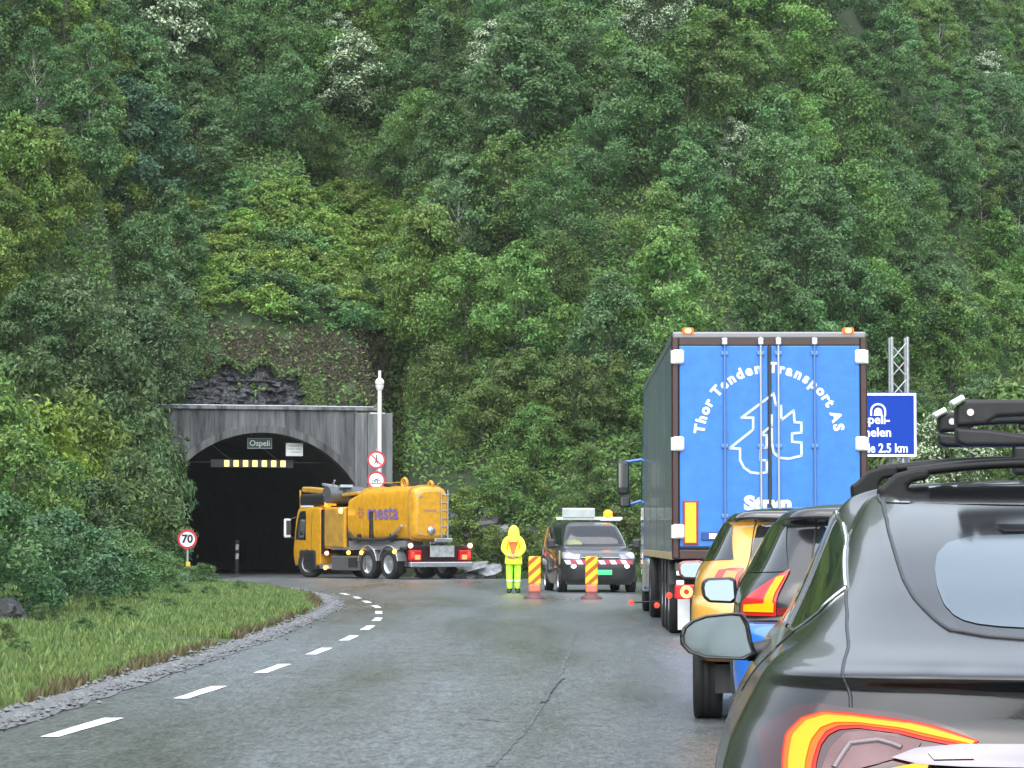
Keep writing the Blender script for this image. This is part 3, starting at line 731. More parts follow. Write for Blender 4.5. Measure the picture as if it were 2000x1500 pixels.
# the fern clearing above the tunnel: low yellow-green scrub, one plant each
ncl = 0
for q in range(900):
    px, py = random.uniform(350, 830), random.uniform(405, 665)
    if py > 600 + (px - 400) * .10 + 20: continue
    p = span(px, py, 0)
    if p is None or not free(p.x, p.y, .95): continue
    PLACED.append((p.x, p.y)); ncl += 1
    yel = px > 560 and py < 520 or random.random() < .55
    col = jit((.140, .240, .046) if yel else (.090, .185, .062))
    lab = ('yellow-green fern scrub in the clearing' if yel else 'mid green fern scrub in the clearing') + (', upper part' if py < 500 else ', lower part') + (' on the left' if px < 600 else ' on the right')
    HILL.append(None); HILL[-1] = plant('scrub', random.randrange(3), p.x, p.y, random.uniform(.62, .95), col, 'fern_scrub', lab, 'bush', lab, sz=.85)
    if ncl > 90: break
tell_apart([o for o in HILL if o.name.startswith('fern_scrub')])
print('clearing', ncl)

# ------------------------------------------------------------------ undergrowth on the slope (one mass)
M_under = leaf_material('undergrowth_leaf', .5, 1.4, .2, .6)
n = 340000
uy = rng.uniform(99, 156, n); pxx = rng.uniform(-140, 2140, n); ux = (pxx - 1000) / 6000 * uy; uz = height(ux, uy)
pyy = 1058 - 6000 * (uz - CAM_H) / uy
lx, ly = plocal(ux, uy)
keep = (uz > .5) & (pxx > -150) & (pxx < 2150) & (pyy > -80) & (vnoise(ux, uy, 2.2, 4) > .08)
keep &= ~((np.abs(lx) < 5.2) & (ly > -3) & (ly < 1.3))
keep &= ~((pxx > 765) & (pxx < 965) & (pyy > 930) & (rng.random(n) < .6))
brown = (pxx > 400) & (pxx < 760) & (pyy > 590) & (pyy < 800)
keep &= ~(brown & (rng.random(n) < .84))
ux, uy, uz = ux[keep], uy[keep], uz[keep]
P = np.stack([ux, uy, uz + .04 + (.2 + 1.1 * vnoise(ux, uy, .9, 12) ** 2) * rng.random(len(ux))], 1)
V, F = leaf_quads(P, np.tile((0, -.5, .8), (len(P), 1)), np.full(len(P), .16), rng)
u = link('undergrowth', mesh_np('undergrowth', V, F, M_under)); u.color = (.108, .208, .048, 1)
tag(u, 'low ferns and undergrowth covering the slope between the trees', kind='stuff')
# dead bracken and turf on the brown bank above the rock
n = 60000
ux = rng.uniform(-16, -3, n); uy = rng.uniform(116, 128, n); uz = height(ux, uy)
pxx = 1000 + 6000 * ux / uy; pyy = 1058 - 6000 * (uz - CAM_H) / uy
keep = (pxx > 395) & (pxx < 790) & (pyy > 610) & (pyy < 850) & (uz > 4)
keep &= (pyy > 610 + 60 * vnoise(ux, uy, 1.5, 6)) & (vnoise(ux, uy, 1.3, 15) > .12)
ux, uy, uz = ux[keep], uy[keep], uz[keep]
P = np.stack([ux, uy, uz + .02 + .12 * rng.random(len(ux))], 1)
V, F = leaf_quads(P, np.tile((0, -.6, .7), (len(P), 1)), np.full(len(P), .10), rng, 1.0)
b = link('dead_bracken', mesh_np('dead_bracken', V, F, leaf_material('bracken_leaf', .4, 1.6, .1, .7))); b.color = (.078, .064, .042, 1)
tag(b, 'brown dead bracken on the steep bank above the rock', kind='stuff')

# ------------------------------------------------------------------ grass bank, left, and far verge
def grass_field(name, X_, Y_, hgt, col, label):
    Z_ = height(X_, Y_); n = len(X_)
    a = rng.uniform(0, 6.28, n); h = hgt * (.5 + .9 * rng.random(n)); lean = .35 * h
    w = .004 + .006 * rng.random(n) + Y_ * .00022
    dx, dy = np.cos(a), np.sin(a); l2 = rng.uniform(0, 6.28, n)
    B0 = np.stack([X_ - dx * w, Y_ - dy * w, Z_ - .02], 1); B1 = np.stack([X_ + dx * w, Y_ + dy * w, Z_ - .02], 1)
    M1 = np.stack([X_ + dx * w * .8 + lean * .3 * np.cos(l2), Y_ + dy * w * .8 + lean * .3 * np.sin(l2), Z_ + h * .6], 1)
    T = np.stack([X_ + lean * np.cos(l2), Y_ + lean * np.sin(l2), Z_ + h], 1)
    V = np.stack([B0, B1, M1, T], 1).reshape(-1, 3); F = np.arange(4 * n).reshape(n, 4)
    o = link(name, mesh_np(name, V, F, M_grass)); o.color = (*col, 1); tag(o, label, kind='stuff'); return o
n = 210000
Yg = 17 + 72 * rng.random(n) ** 1.15; off = rng.random(n) ** 1.1
Xg = edge(Yg) - .32 - off * np.where(Yg < 60, 7.5, 6)
k = (np.abs(1000 + 6000 * Xg / Yg - 1000) < 1180) & (vnoise(Xg, Yg, 1.1, 7) > .2)
Xg, Yg = Xg[k], Yg[k]
dist = edge(Yg) - Xg
dry = dist < .32 + .4 * (vnoise(Xg, Yg, 1.6, 2) - .3)
grass_field('grass', Xg[~dry], Yg[~dry], .105, (.135, .205, .062), 'rough green grass bank along the left side of the road')
grass_field('dry_grass', Xg[dry], Yg[dry], .11, (.115, .10, .048), 'thin brownish grass between the gravel and the green bank')
n = 14000
Xg = rng.uniform(-5, 9, n); Yg = rng.uniform(96, 106, n); k = (Xg > redge(Yg) + .2) & (height(Xg, Yg) < 1.2); Xg, Yg = Xg[k], Yg[k]
grass_field('verge_grass', Xg, Yg, .22, (.055, .085, .028), 'strip of grass between the far edge of the asphalt and the rock')
n = 9000
Xg = rng.uniform(7.4, 13, n); Yg = rng.uniform(45, 90, n)
grass_field('verge_grass', Xg, Yg, .3, (.055, .095, .028), 'tall grass on the right verge behind the lorry')

# ------------------------------------------------------------------ rocks
def rock_mesh(name, size, seed, m, flat=1.0, n=2, boxy=False):
    bm = bmesh.new(); r = random.Random(seed)
    if boxy:
        bmesh.ops.create_cube(bm, size=1.7); bmesh.ops.subdivide_edges(bm, edges=bm.edges[:], cuts=2, use_grid_fill=True)
    else: bmesh.ops.create_icosphere(bm, subdivisions=n, radius=1)
    ax = [Vector((r.uniform(-1, 1), r.uniform(-1, 1), r.uniform(-1, 1))).normalized() for _ in range(9)]; cut = [r.uniform(.5, .8) for _ in ax]
    for v in bm.verts:
        for a_, c_ in zip(ax, cut):
            d = v.co.dot(a_)
            if d > c_: v.co -= a_ * (d - c_)
        v.co *= 1 + r.uniform(-.09, .09)
        v.co.x *= size[0]; v.co.y *= size[1]; v.co.z *= size[2]
    me = bpy.data.meshes.new(name); bm.to_mesh(me); bm.free(); me.materials.append(m); return me
M_rock = mat('dark_wet_rock', (0.036, 0.038, 0.041), .5, col2=(.012, .013, .014), nscale=2.2, bump=.8, bscale=7, stretch=(1, 1, 3))
M_rockg = mat('grey_rock', (0.16, 0.17, 0.18), .5, col2=(.05, .055, .055), nscale=2.5, bump=.7, bscale=8)
bl = link('boulder', rock_mesh('boulder', (.30, .3, .24), 3, M_rock, n=3), None, (ground_at(14, 43.5), 43.5, hz(ground_at(14, 43.5), 43.5) + .14)); tag(bl, 'dark boulder at the left edge below the bushes', 'boulder')
# layered outcrop over the tunnel wall
oc = thing('rock_outcrop', 'dark layered rock outcrop on top of the tunnel wall', 'rock', (PORTAL.x, PORTAL.y, 6.0), PROT)
rr = random.Random(4)
NXo, NZo = 74, 36; P_ = []
for j in range(NZo + 1):
    for i in range(NXo + 1):
        x = -2.7 + 4.6 * i / NXo; k = j / NZo; top = 1.15 + .75 * math.sin((x + 2.7) / 4.6 * 2.6 + .25) ** 1.0 + .22 * math.sin(x * 4.3) + .12 * math.sin(x * 11)
        z = -.1 + (top + .1) * k; st = z * 5.2 + .35 * x + .5 * math.sin(x * 1.1)
        led = math.floor(st) + min(1, (st - math.floor(st)) * 3.0)
        hsh = math.modf(abs(math.sin(math.floor(st) * 91.7 + math.floor(x * 2.2 + math.floor(st) * .6) * 37.3) * 4375.5))[0]
        y = .95 + led * .115 - .26 * hsh + .10 * float(vnoise(np.array([x * 3]), np.array([z * 6]), 1, 3)[0])
        if j == NZo: y += .5; z -= .05
        P_.append((x + rr.uniform(-.02, .02), y + rr.uniform(-.02, .02), z + rr.uniform(-.015, .015)))
W1 = NXo + 1
link('rock_wall', mesh_np('rock_wall', P_, [(j * W1 + i, j * W1 + i + 1, (j + 1) * W1 + i + 1, (j + 1) * W1 + i) for j in range(NZo) for i in range(NXo)], M_rock), oc)
for q in range(34):
    x = rr.uniform(-2.3, 1.7); z = rr.uniform(.1, 1.5); w = rr.uniform(.14, .42)
    link('rock_slab', rock_mesh('rock_slab', (w, .3, w * rr.uniform(.2, .45)), rr.randrange(9999), M_rock, boxy=True), oc, (x, .98 + z * .58 + rr.uniform(-.06, .12), z), (rr.uniform(-.15, .15), rr.uniform(-.18, .1), rr.uniform(-.4, .4)))
# blasted rock face right of the portal
rf = thing('rock_cliff', 'dark blasted rock between the tunnel portal and the scrub', 'rock', (-2.6, 109.5, 0))
for q in range(130):
    x = rr.uniform(-1.9, 4.0); z = rr.uniform(-.1, 3.2) * (1 - .17 * max(0, x)); yy = float(np.interp(x, [-1.9, -1.3, 1.6, 4.6], [1.3, 1.0, -3.0, -4.5])) + z * .87 - .12 + rr.uniform(-.25, .25)
    s = rr.uniform(.22, .58); m = M_rock if rr.random() < .85 else M_rockg
    link('rock_block', rock_mesh('rock_block', (s, s * .7, s * rr.uniform(.35, .7)), rr.randrange(9999), m, boxy=True), rf, (x, yy, z), (rr.uniform(-.3, .3), rr.uniform(-.3, .3), rr.uniform(-.6, .6)))
# grey stone slabs lying on the verge
for k, (px, py, sx, sz_, a) in enumerate([(935, 1104, .55, .10, .35), (915, 1110, .50, .09, -.1), (957, 1112, .50, .09, .25), (902, 1102, .4, .12, .2)]):
    Yd = 102.6; p = at(px, py, Yd)
    s = link('stone_slab', rock_mesh('stone_slab', (sx, .4, sz_), 20 + k, mat('pale_stone', (.22, .235, .25), .5, col2=(.09, .095, .10), nscale=4)), None, (p.x, Yd + .1 * k, max(.1, p.z)), (.45, -a, .2 * k))
    tag(s, ['pale grey slab tilted on top of the slab heap beside the tank lorry', 'flat pale slab at the bottom left of the slab heap', 'pale slab sloping down at the right end of the heap, nearest the hooded person', 'small slab at the left of the heap behind the lorry bumper'][k], 'stone slab', 'grey slabs on the far verge')
for k, (px, py) in enumerate([(925, 1116), (948, 1119), (908, 1118)]):
    p = at(px, py, 102.8); s = link('boulder', rock_mesh('boulder', (.42, .35, .3), 50 + k, M_rockg), None, (p.x, 102.9, .12)); tag(s, ['grey boulder under the tilted slab', 'grey boulder under the right-hand slab', 'grey boulder carrying the flat left slab'][k], 'boulder', 'boulders on the far verge')

# moss and ferns closing round the outcrop
n = 5200
mx_ = rng.uniform(-3.2, 2.6, n); mz_ = rng.random(n) ** 2
lyy = 1.9 + rng.random(n) * 1.1; wx = PORTAL.x + mx_ * math.cos(PROT) - lyy * math.sin(PROT); wy = PORTAL.y + mx_ * math.sin(PROT) + lyy * math.cos(PROT)
top = 1.15 + .75 * np.sin((np.clip(mx_, -2.7, 1.9) + 2.7) / 4.6 * 2.6 + .25) + .22 * np.sin(mx_ * 4.3)
side = (mx_ < -2.5) | (mx_ > 1.75)
wz = 6.0 + np.where(side, rng.random(n) * 1.6, top - .12 + .28 * rng.random(n))
lyy2 = np.where(side, .9 + (wz - 6) * .6, lyy - .3); wx = PORTAL.x + mx_ * math.cos(PROT) - lyy2 * math.sin(PROT); wy = PORTAL.y + mx_ * math.sin(PROT) + lyy2 * math.cos(PROT)
V, F = leaf_quads(np.stack([wx, wy, wz], 1), np.tile((0, -.5, .8), (n, 1)), np.full(n, .13), rng)
ms = link('moss_and_fern', mesh_np('moss_and_fern', V, F, M_under)); ms.color = (.095, .155, .05, 1); tag(ms, 'moss and ferns hanging over the rock outcrop edges', kind='stuff')

# ------------------------------------------------------------------ tunnel portal
M_conc = mat('stained_concrete', (.125, .132, .135), .75, col2=(.016, .018, .019), nscale=2.2, ncon=(.36, .66), stretch=(1.6, 1.6, .16), bump=.35, bscale=10, detail=8)
M_conc2 = mat('pale_concrete', (.19, .20, .205), .75, col2=(.04, .045, .045), nscale=2.0, stretch=(1.8, 1.8, .14), bump=.35, bscale=10, detail=8)
M_lining = mat('dark_lining_rock', (.035, .034, .033), .9, col2=(.06, .05, .04), nscale=1.2, bump=.6, bscale=3)  # near-black rock with brown mottling
pt = thing('tunnel_portal', 'stained grey concrete tunnel portal with arched opening', 'tunnel portal', PORTAL, PROT)
ARR, ACZ = 4.2, 1.1
def arc(r, n=40, a0=None):
    a0 = -math.asin(ACZ / r) if a0 is None else a0
    return [(r * math.cos(a0 + (math.pi - 2 * a0) * i / n), ACZ + r * math.sin(a0 + (math.pi - 2 * a0) * i / n)) for i in range(n + 1)]
TOPZ = 6.15
# front wall cut by the arch, cast in upright boards: each bay between x-joints is a panel
bays = [-5.4, -4.5, -3.6, -2.7, -1.8, -.9, 0, .9, 1.8, 2.7, 3.5]
for x0, x1 in zip(bays[:-1], bays[1:]):
    mb = MB(); xs = np.linspace(x0 + .006, x1 - .006, 9); ro = ARR + .27
    low = [(float(x), max(-.3, ACZ + math.sqrt(max(0, ro * ro - x * x))) if abs(x) < ro - .02 else -.3) for x in xs]
    for (a, za), (b_, zb) in zip(low[:-1], low[1:]):
        mb.prism([(a, za), (b_, zb), (b_, TOPZ), (a, TOPZ)], .12, .55)
    mb.build('wall_panel', M_conc, pt, loc=(0, rr.uniform(-.012, .012), 0))
for x0, x1 in ((3.5, 3.98), (3.98, 4.46), (4.46, 4.95)):
    mb = MB(); mb.box(((x0 + x1) / 2, .2, TOPZ / 2 - .33), (x1 - x0 - .014, .55, TOPZ + .5)); mb.build('pier_panel', M_conc2, pt, bevel=.015, loc=(0, rr.uniform(-.02, .02), 0))
MB().box((-.45, .32, TOPZ + .06), (9.9, .62, .12)).build('coping', M_conc2, pt, bevel=.02)
for r0, r1, nm, mm, y0, y1 in ((ARR, ARR + .27, 'arch_rim', M_conc, 0.0, .5),):
    o_, i_ = arc(r1), arc(r0); mb = MB()
    for k in range(40): mb.prism([i_[k], o_[k], o_[k + 1], i_[k + 1]], y0, y1)
    mb.build(nm, mm, pt)
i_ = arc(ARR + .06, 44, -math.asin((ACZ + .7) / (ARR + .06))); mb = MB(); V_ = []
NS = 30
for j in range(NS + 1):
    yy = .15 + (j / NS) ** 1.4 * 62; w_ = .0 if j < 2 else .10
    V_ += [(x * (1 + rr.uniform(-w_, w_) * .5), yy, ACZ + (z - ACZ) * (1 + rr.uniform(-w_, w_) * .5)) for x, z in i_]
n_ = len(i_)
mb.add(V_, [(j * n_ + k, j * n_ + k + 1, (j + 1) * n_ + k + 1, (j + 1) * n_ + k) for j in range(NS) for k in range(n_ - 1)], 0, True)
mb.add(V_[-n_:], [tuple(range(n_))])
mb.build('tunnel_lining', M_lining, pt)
# guard rail pipe on the coping
MB().tube((-4.6, .3, TOPZ + .16), (4.3, .3, TOPZ + .16), .022, n=6).build('rail', M_steel, pt)

# signs and lights in the mouth
def pl_pt(lx, ly, z): return (PORTAL.x + lx * cP - ly * sP, PORTAL.y + lx * sP + ly * cP, z)
def portal_local(px, py, ly):
    """point in the plane ly of the portal that a photo pixel looks at"""
    lo, hi = 90.0, 140.0
    for _ in range(40):
        mid = (lo + hi) / 2; p = at(px, py, mid)
        if plocal(p.x, p.y)[1] < ly: lo = mid
        else: hi = mid
    p = at(px, py, (lo + hi) / 2); return plocal(p.x, p.y)[0], p.z
lb = thing('tunnel_light_bar', 'bar with seven lit amber lamps across the tunnel mouth', 'light bar', pl_pt(0, 1.2, 0), PROT)
xl, zl = portal_local(443, 905, 1.2); xr_, _z = portal_local(553, 905, 1.2)
MB().box(((xl + xr_) / 2 - .1, .09, zl), (xr_ - xl + 1.0, .10, .30)).build('beam', M_black, lb, bevel=.01)
MB().tube((-4.0, .12, zl + .05), (4.0, .12, zl + .05), .035).build('cross_bar', M_darkmetal, lb)
M_tl = glow('tunnel_amber', (1.0, .72, .25), 2.6)
for k in range(7):
    MB().box((0, 0, 0), (.19, .06, .24)).build('lamp', M_tl, lb, loc=(xl + (xr_ - xl) * k / 6, .02, zl), bevel=.02)
for sx in (-1, 1):
    MB().tube((sx * .9, .12, zl + .1), (sx * .9 - 1.2, .12, zl + 1.0), .02).build('hanger', M_darkmetal, lb)
ns = thing('tunnel_name_sign', 'small dark name sign reading Ospeli under the arch crown', 'sign', pl_pt(0, .7, 0), PROT)
x0, z0 = portal_local(507, 866, .7)
M_signgrn = mat('sign_dark_green', (.02, .045, .045), .4)
MB().box((x0, 0, z0), (.93, .05, .40)).build('plate', M_signgrn, ns, bevel=.01)
mb = MB()
for dx, dz, sx, sz in ((0, .185, .93, .02), (0, -.185, .93, .02), (-.455, 0, .02, .35), (.455, 0, .02, .35)): mb.box((x0 + dx, -.03, z0 + dz), (sx, .012, sz))
mb.build('border', mat('sign_border', (.30, .36, .38), .4), ns)
text_on(MB(), 'Ospeli', .30, face_to((x0, -.031, z0)), .004).build('lettering', mat('sign_text_pale', (.55, .62, .64), .4), ns)
MB().tube((x0 - .3, 0, z0 + .2), (x0 - .3, 0, 5.35), .02).tube((x0 + .3, 0, z0 + .2), (x0 + .3, 0, 5.35), .02).build('bracket', M_darkmetal, ns)
ws = thing('notice_sign', 'white square notice board under the right side of the arch', 'sign', pl_pt(0, .7, 0), PROT)
x0, z0 = portal_local(575, 878, .7)
MB().box((x0, 0, z0), (.66, .05, .50)).build('plate', mat('sign_white', (.82, .84, .84), .4), ws, bevel=.02)
mb = MB()
for k, (w, dz, dx) in enumerate(((.40, .13, 0), (.22, .02, -.12), (.20, .02, .14), (.36, -.1, .05))): mb.box((x0 + dx, -.03, z0 + dz), (w, .006, .035))
mb.build('print', mat('sign_grey_print', (.45, .50, .50), .5), ws)
MB().tube((x0 - .2, 0, z0 + .2), (x0 - .2, 0, 5.2), .02).tube((x0 + .2, 0, z0 + .2), (x0 + .2, 0, 5.0), .02).build('bracket', M_darkmetal, ws)
# marker post deep in the tunnel
p = at(463, 1085, 121.0); mk = thing('marker_post', 'slim black and white marker post inside the dark tunnel', 'marker post', (p.x, p.y, .02))
MB().box((0, 0, .65), (.14, .06, 1.3)).build('post', M_black, mk, bevel=.01)
for dz in (.66, 1.02): MB().box((0, -.036, dz), (.115, .012, .22), (0, .0, 0), shear=(.02, 0)).build('reflector', mat('reflector_white', (.85, .87, .85), .3), mk)

# ------------------------------------------------------------------ road signs
M_signred = mat('sign_red', (.45, .02, .04), .4)
M_signface = mat('sign_face', (.82, .83, .83), .35)
M_signblack = mat('sign_black', (.015, .017, .03), .4)
def disc(mb, c, r, d=.02, n=36, mi=0):
    return mb.lathe([(.0005, -d / 2), (r, -d / 2), (r, d / 2), (.0005, d / 2)], n, mi, Matrix.Translation(c) @ Matrix.Rotation(math.pi / 2, 4, 'X'), False)
def ring(mb, c, r0, r1, d=.03, n=36):
    return mb.lathe([(r0, -d / 2), (r1, -d / 2), (r1, d / 2), (r0, d / 2), (r0, -d / 2)], n, 0, Matrix.Translation(c) @ Matrix.Rotation(math.pi / 2, 4, 'X'), False)
p = at(366, 1053, 73.0)
sp = thing('speed_sign', 'round 70 speed limit sign on a pole by the bushes', 'road sign', (p.x, p.y, 0))
MB().tube((0, .03, hz(p.x, p.y) - .1), (0, .03, p.z + .2), .03).build('pole', M_steel, sp)
disc(MB(), (0, 0, p.z), .228).build('plate', M_signface, sp)
ring(MB(), (0, -.008, p.z), .18, .231).build('border', M_signred, sp)
text_on(MB(), '70', .265, face_to((0, -.0125, p.z)), .012).build('digits', M_signblack, sp)
MB().box((.02, -.0, p.z - .62), (.10, .03, .16)).build('marker', mat('marker_yellow', (.7, .45, .03), .4), sp, bevel=.01)
p = at(735, 898, 111.6); p2 = at(735, 938, 111.6)
zs = thing('prohibition_sign', 'two round red-ringed prohibition signs on one post at the right of the portal', 'road sign', (p.x, p.y, 0))
MB().tube((0, .06, 0), (0, .06, p.z + .4), .035).build('pole', M_steel, zs)
for q, icon in ((p, 'walk'), (p2, 'bike')):
    disc(MB(), (0, 0, q.z), .315).build('plate', M_signface, zs)
    ring(MB(), (0, -.008, q.z), .262, .33).build('border', M_signred, zs)
    mb = MB(); yb = -.018
    if icon == 'walk':
        mb.box((0, yb, q.z + .02), (.035, .008, .18), (0, .12, 0)).box((.03, yb, q.z - .10), (.03, .008, .13), (0, -.3, 0)).box((-.04, yb, q.z - .10), (.03, .008, .13), (0, .35, 0)).box((.05, yb, q.z + .03), (.09, .008, .022), (0, .5, 0))
        disc(mb, (.01, yb, q.z + .145), .03, .008, 12)
        mb.build('pictogram', M_signblack, zs)
        MB().box((0, -.022, q.z), (.5, .006, .045), (0, math.pi / 4, 0)).build('slash', M_signred, zs)
    else:
        ring(mb, (-.09, yb, q.z - .06), .045, .065, .008, 16); ring(mb, (.09, yb, q.z - .06), .045, .065, .008, 16)
        mb.box((-.03, yb, q.z - .01), (.02, .008, .13), (0, .7, 0)).box((.03, yb, q.z - .01), (.02, .008, .12), (0, -.4, 0)).box((.0, yb, q.z + .03), (.12, .008, .02)).box((.07, yb, q.z + .06), (.07, .008, .02), (0, .5, 0))
        mb.build('pictogram', M_signblack, zs)
p = at(741, 1000, 112.4); zt, zb = at(741, 724, 112.4).z, at(741, 747, 112.4).z
mp_ = thing('antenna_mast', 'white mast with a ball near its top beside the portal', 'mast', (p.x, p.y, 0))
MB().tube((0, 0, 0), (0, 0, at(741, 758, 112.4).z), .075).build('pole', M_white, mp_)
MB().tube((0, 0, at(741, 758, 112.4).z), (0, 0, zt), .055).build('tip', M_white, mp_)
MB().sphere((0, 0, zb), .17).lathe([(.09, zb - .30), (.15, zb - .17), (.16, zb - .1)], 14).build('ball', M_white, mp_)
zbk = at(741, 806, 112.4).z
MB().box((-.1, .5, zbk), (.55, .05, .05)).box((0, .55, zbk), (.06, 1.1, .05)).build('bracket', M_steel, mp_, bevel=.005)

# blue tunnel information sign and lattice mast, right
def sgn(px, py): return at(px, py, 60.0)
a_, b_ = sgn(1640, 767), sgn(1791, 893)
W_, H_ = b_.x - a_.x, a_.z - b_.z
bs = thing('tunnel_info_sign', 'blue information sign with white tunnel symbol, half hidden by the blue lorry', 'road sign', (a_.x, 60, 0))
M_sblue = mat('sign_blue', (.002, .038, .33), .6, spec=.2)
MB().box((W_ / 2, .02, b_.z + H_ / 2), (W_, .04, H_)).build('plate', M_sblue, bs, bevel=.03)
mb = MB()
t_ = .045
for c_, s_ in (((W_ / 2, -.004, a_.z - t_ / 2 - .01), (W_ - .02, .012, t_)), ((W_ / 2, -.004, b_.z + t_ / 2 + .01), (W_ - .02, .012, t_)), ((.01 + t_ / 2, -.004, b_.z + H_ / 2), (t_, .012, H_ - .115)), ((W_ - .01 - t_ / 2, -.004, b_.z + H_ / 2), (t_, .012, H_ - .115))): mb.box(c_, s_)
mb.build('border', M_signface, bs)
q = sgn(1715, 803)
mb = MB(); r0, r1 = .155, .105
ar = lambda r, k: [(r * math.cos(math.pi * i / 16), r * math.sin(math.pi * i / 16) + k) for i in range(17)]
def off(pl): return [(x + q.x - a_.x, z + q.z) for x, z in pl]
o1, i1 = off([(r0, -.09)] + ar(r0, 0.0) + [(-r0, -.09)]), off([(r1 + .014, -.09)] + ar(r1 + .014, -.0) + [(-r1 - .014, -.09)])
for k in range(len(o1) - 1): mb.prism([o1[k], o1[k + 1], i1[k + 1], i1[k]], -.012, -.001)
mb.prism(off([(r1 - .018, -.09)] + ar(r1 - .03, -.01) + [(-r1 + .018, -.09)]), -.012, -.001)
mb.build('tunnel_symbol', M_signface, bs)
for txt, px, py, sz in (('Ospeli-', 1702, 820, .235), ('tunnelen', 1698, 845, .235), ('Lengde 2.5 km', 1711, 876, .235)):
    w_ = {'Ospeli-': 1.0, 'tunnelen': 1.0, 'Lengde 2.5 km': .86}[txt]
    q2 = sgn(px, py); text_on(MB(), txt, sz * 1.05, face_to((q2.x - a_.x, -.003, q2.z)), .006, sx=w_).build('lettering', M_signface, bs)
for px in (1668, 1764): MB().tube((sgn(px, 800).x - a_.x, .09, 0), (sgn(px, 800).x - a_.x, .09, a_.z - .1), .04).build('leg', M_steel, bs)
lm = thing('lattice_mast', 'galvanised lattice mast rising behind the blue tunnel sign', 'mast', (sgn(1764, 800).x, 60.5, 0))
zt = at(1764, 658, 60.5).z; hw_ = .155
for sx in (-1, 1):
    for sy in (0, 1): MB().tube((sx * hw_, sy * .31, 0), (sx * hw_, sy * .31, zt), .034, n=8).build('chord', M_steel, lm)
for k in range(14):
    z0, z1 = .2 + k * (zt - .3) / 14, .2 + (k + 1) * (zt - .3) / 14
    s_ = 1 if k % 2 else -1
    MB().tube((-hw_ * s_, 0, z0), (hw_ * s_, 0, z1), .013, n=6).tube((-hw_ * s_, .31, z1), (hw_ * s_, .31, z0), .013, n=6).build('brace', M_steel, lm)

# ------------------------------------------------------------------ rain haze in the valley air
hzm = bpy.data.materials.new('rain_haze'); hzm.use_nodes = True; hn = hzm.node_tree; hn.nodes.clear()
pv = hn.nodes.new('ShaderNodeVolumePrincipled'); pv.inputs['Color'].default_value = (.90, .95, .97, 1); pv.inputs['Density'].default_value = .00011; pv.inputs['Anisotropy'].default_value = .2
ho = hn.nodes.new('ShaderNodeOutputMaterial'); hn.links.new(pv.outputs[0], ho.inputs['Volume'])
x0, x1, y0_, y1 = float(gx[0]) - 3, float(gx[-1]) + 3, float(gy[0]) - 3, float(gy[-1]) + 3; z1 = float(Z.max()) + 12
hzo = MB().box(((x0 + x1) / 2, (y0_ + y1) / 2, (z1 - 1.2) / 2), (x1 - x0, y1 - y0_, z1 + 1.2)).build('haze', hzm); tag(hzo, 'thin rain haze filling the valley', kind='stuff')
scene.cycles.volume_bounces = 1

# ------------------------------------------------------------------ blue articulated lorry
def rain(name, col, rough=.25, coat=1.0, metal=0.0, col2=None, bump=.05): return mat(name, col, rough, metal, coat, col2, 6, bump=bump, bscale=160)
M_blue = rain('lorry_blue', (.022, .185, .60), .42, .12, col2=(.018, .150, .48))
M_cabblue = rain('cab_blue', (.015, .13, .5), .3)
M_maroon = rain('door_frame_maroon', (.028, .004, .006), .35, .3)
M_side = mat('trailer_side', (.085, .125, .145), .38, .1, .15, col2=(.115, .158, .175), nscale=.8, stretch=(1, .4, .25))
M_hinge = mat('hinge_white', (.72, .74, .76), .35, .2)
M_rod = mat('lock_rod', (.12, .24, .48), .35, .5)
M_rodsteel = mat('cam_steel', (.55, .58, .60), .3, .7)
M_letter = mat('white_lettering', (.70, .76, .82), .5)
TX, TY, TYAW = 2.08 + 1.275, 40.0, -.015
lo = thing('articulated_lorry', 'blue articulated lorry waiting in the queue, its tall rear doors lettered in white', 'lorry', (TX, TY, 0), TYAW)
def lz(py): return CAM_H + (1058 - py) / 150.0
def lx_(px): return (px - 1506) / 150.0
zt, zb = lz(652), lz(1092)
MB().box((0, 6.85, (zt + zb) / 2), (2.52, 13.5, zt - zb - .02)).build('trailer_box', M_side, lo, bevel=.03)
for k in range(4): MB().box((-1.262, 3.3 + k * 3.3, (zt + zb) / 2), (.008, .05, zt - zb - .1)).build('side_post', M_side, lo, bevel=.004)
MB().box((-1.262, 6.85, zb + .04), (.03, 13.5, .10)).build('side_rail', mat('rail_tan', (.42, .33, .18), .45, col2=(.3, .24, .14), nscale=4), lo, bevel=.006)
MB().box((-1.262, 6.85, zt - .05), (.02, 13.5, .10)).build('top_rail', M_side, lo, bevel=.006)
# rear frame
for sx in (-1, 1): MB().box((sx * 1.225, .05, (zt + zb) / 2), (.10, .12, zt - zb)).build('corner_post', M_maroon, lo, bevel=.02)
MB().box((0, .05, zt - .10), (2.36, .12, .10)).build('door_header', M_maroon, lo, bevel=.01)
MB().box((0, .05, zb + .06), (2.36, .12, .12)).build('door_sill', M_maroon, lo, bevel=.01)
MB().box((0, .03, zt - .015), (2.52, .10, .085)).build('roof_rail', mat('rail_grey', (.22, .22, .23), .4, .4), lo, bevel=.02)
d0, d1 = zb + .16, zt - .155
for sx in (-1, 1):
    dr = MB().box((sx * .595, .0, (d0 + d1) / 2), (1.155, .06, d1 - d0)).build('rear_door', M_blue, lo, bevel=.012)
    MB().box((sx * .595, .035, (d0 + d1) / 2), (1.185, .03, d1 - d0 + .05)).build('door_seal', M_maroon, dr, bevel=.006)
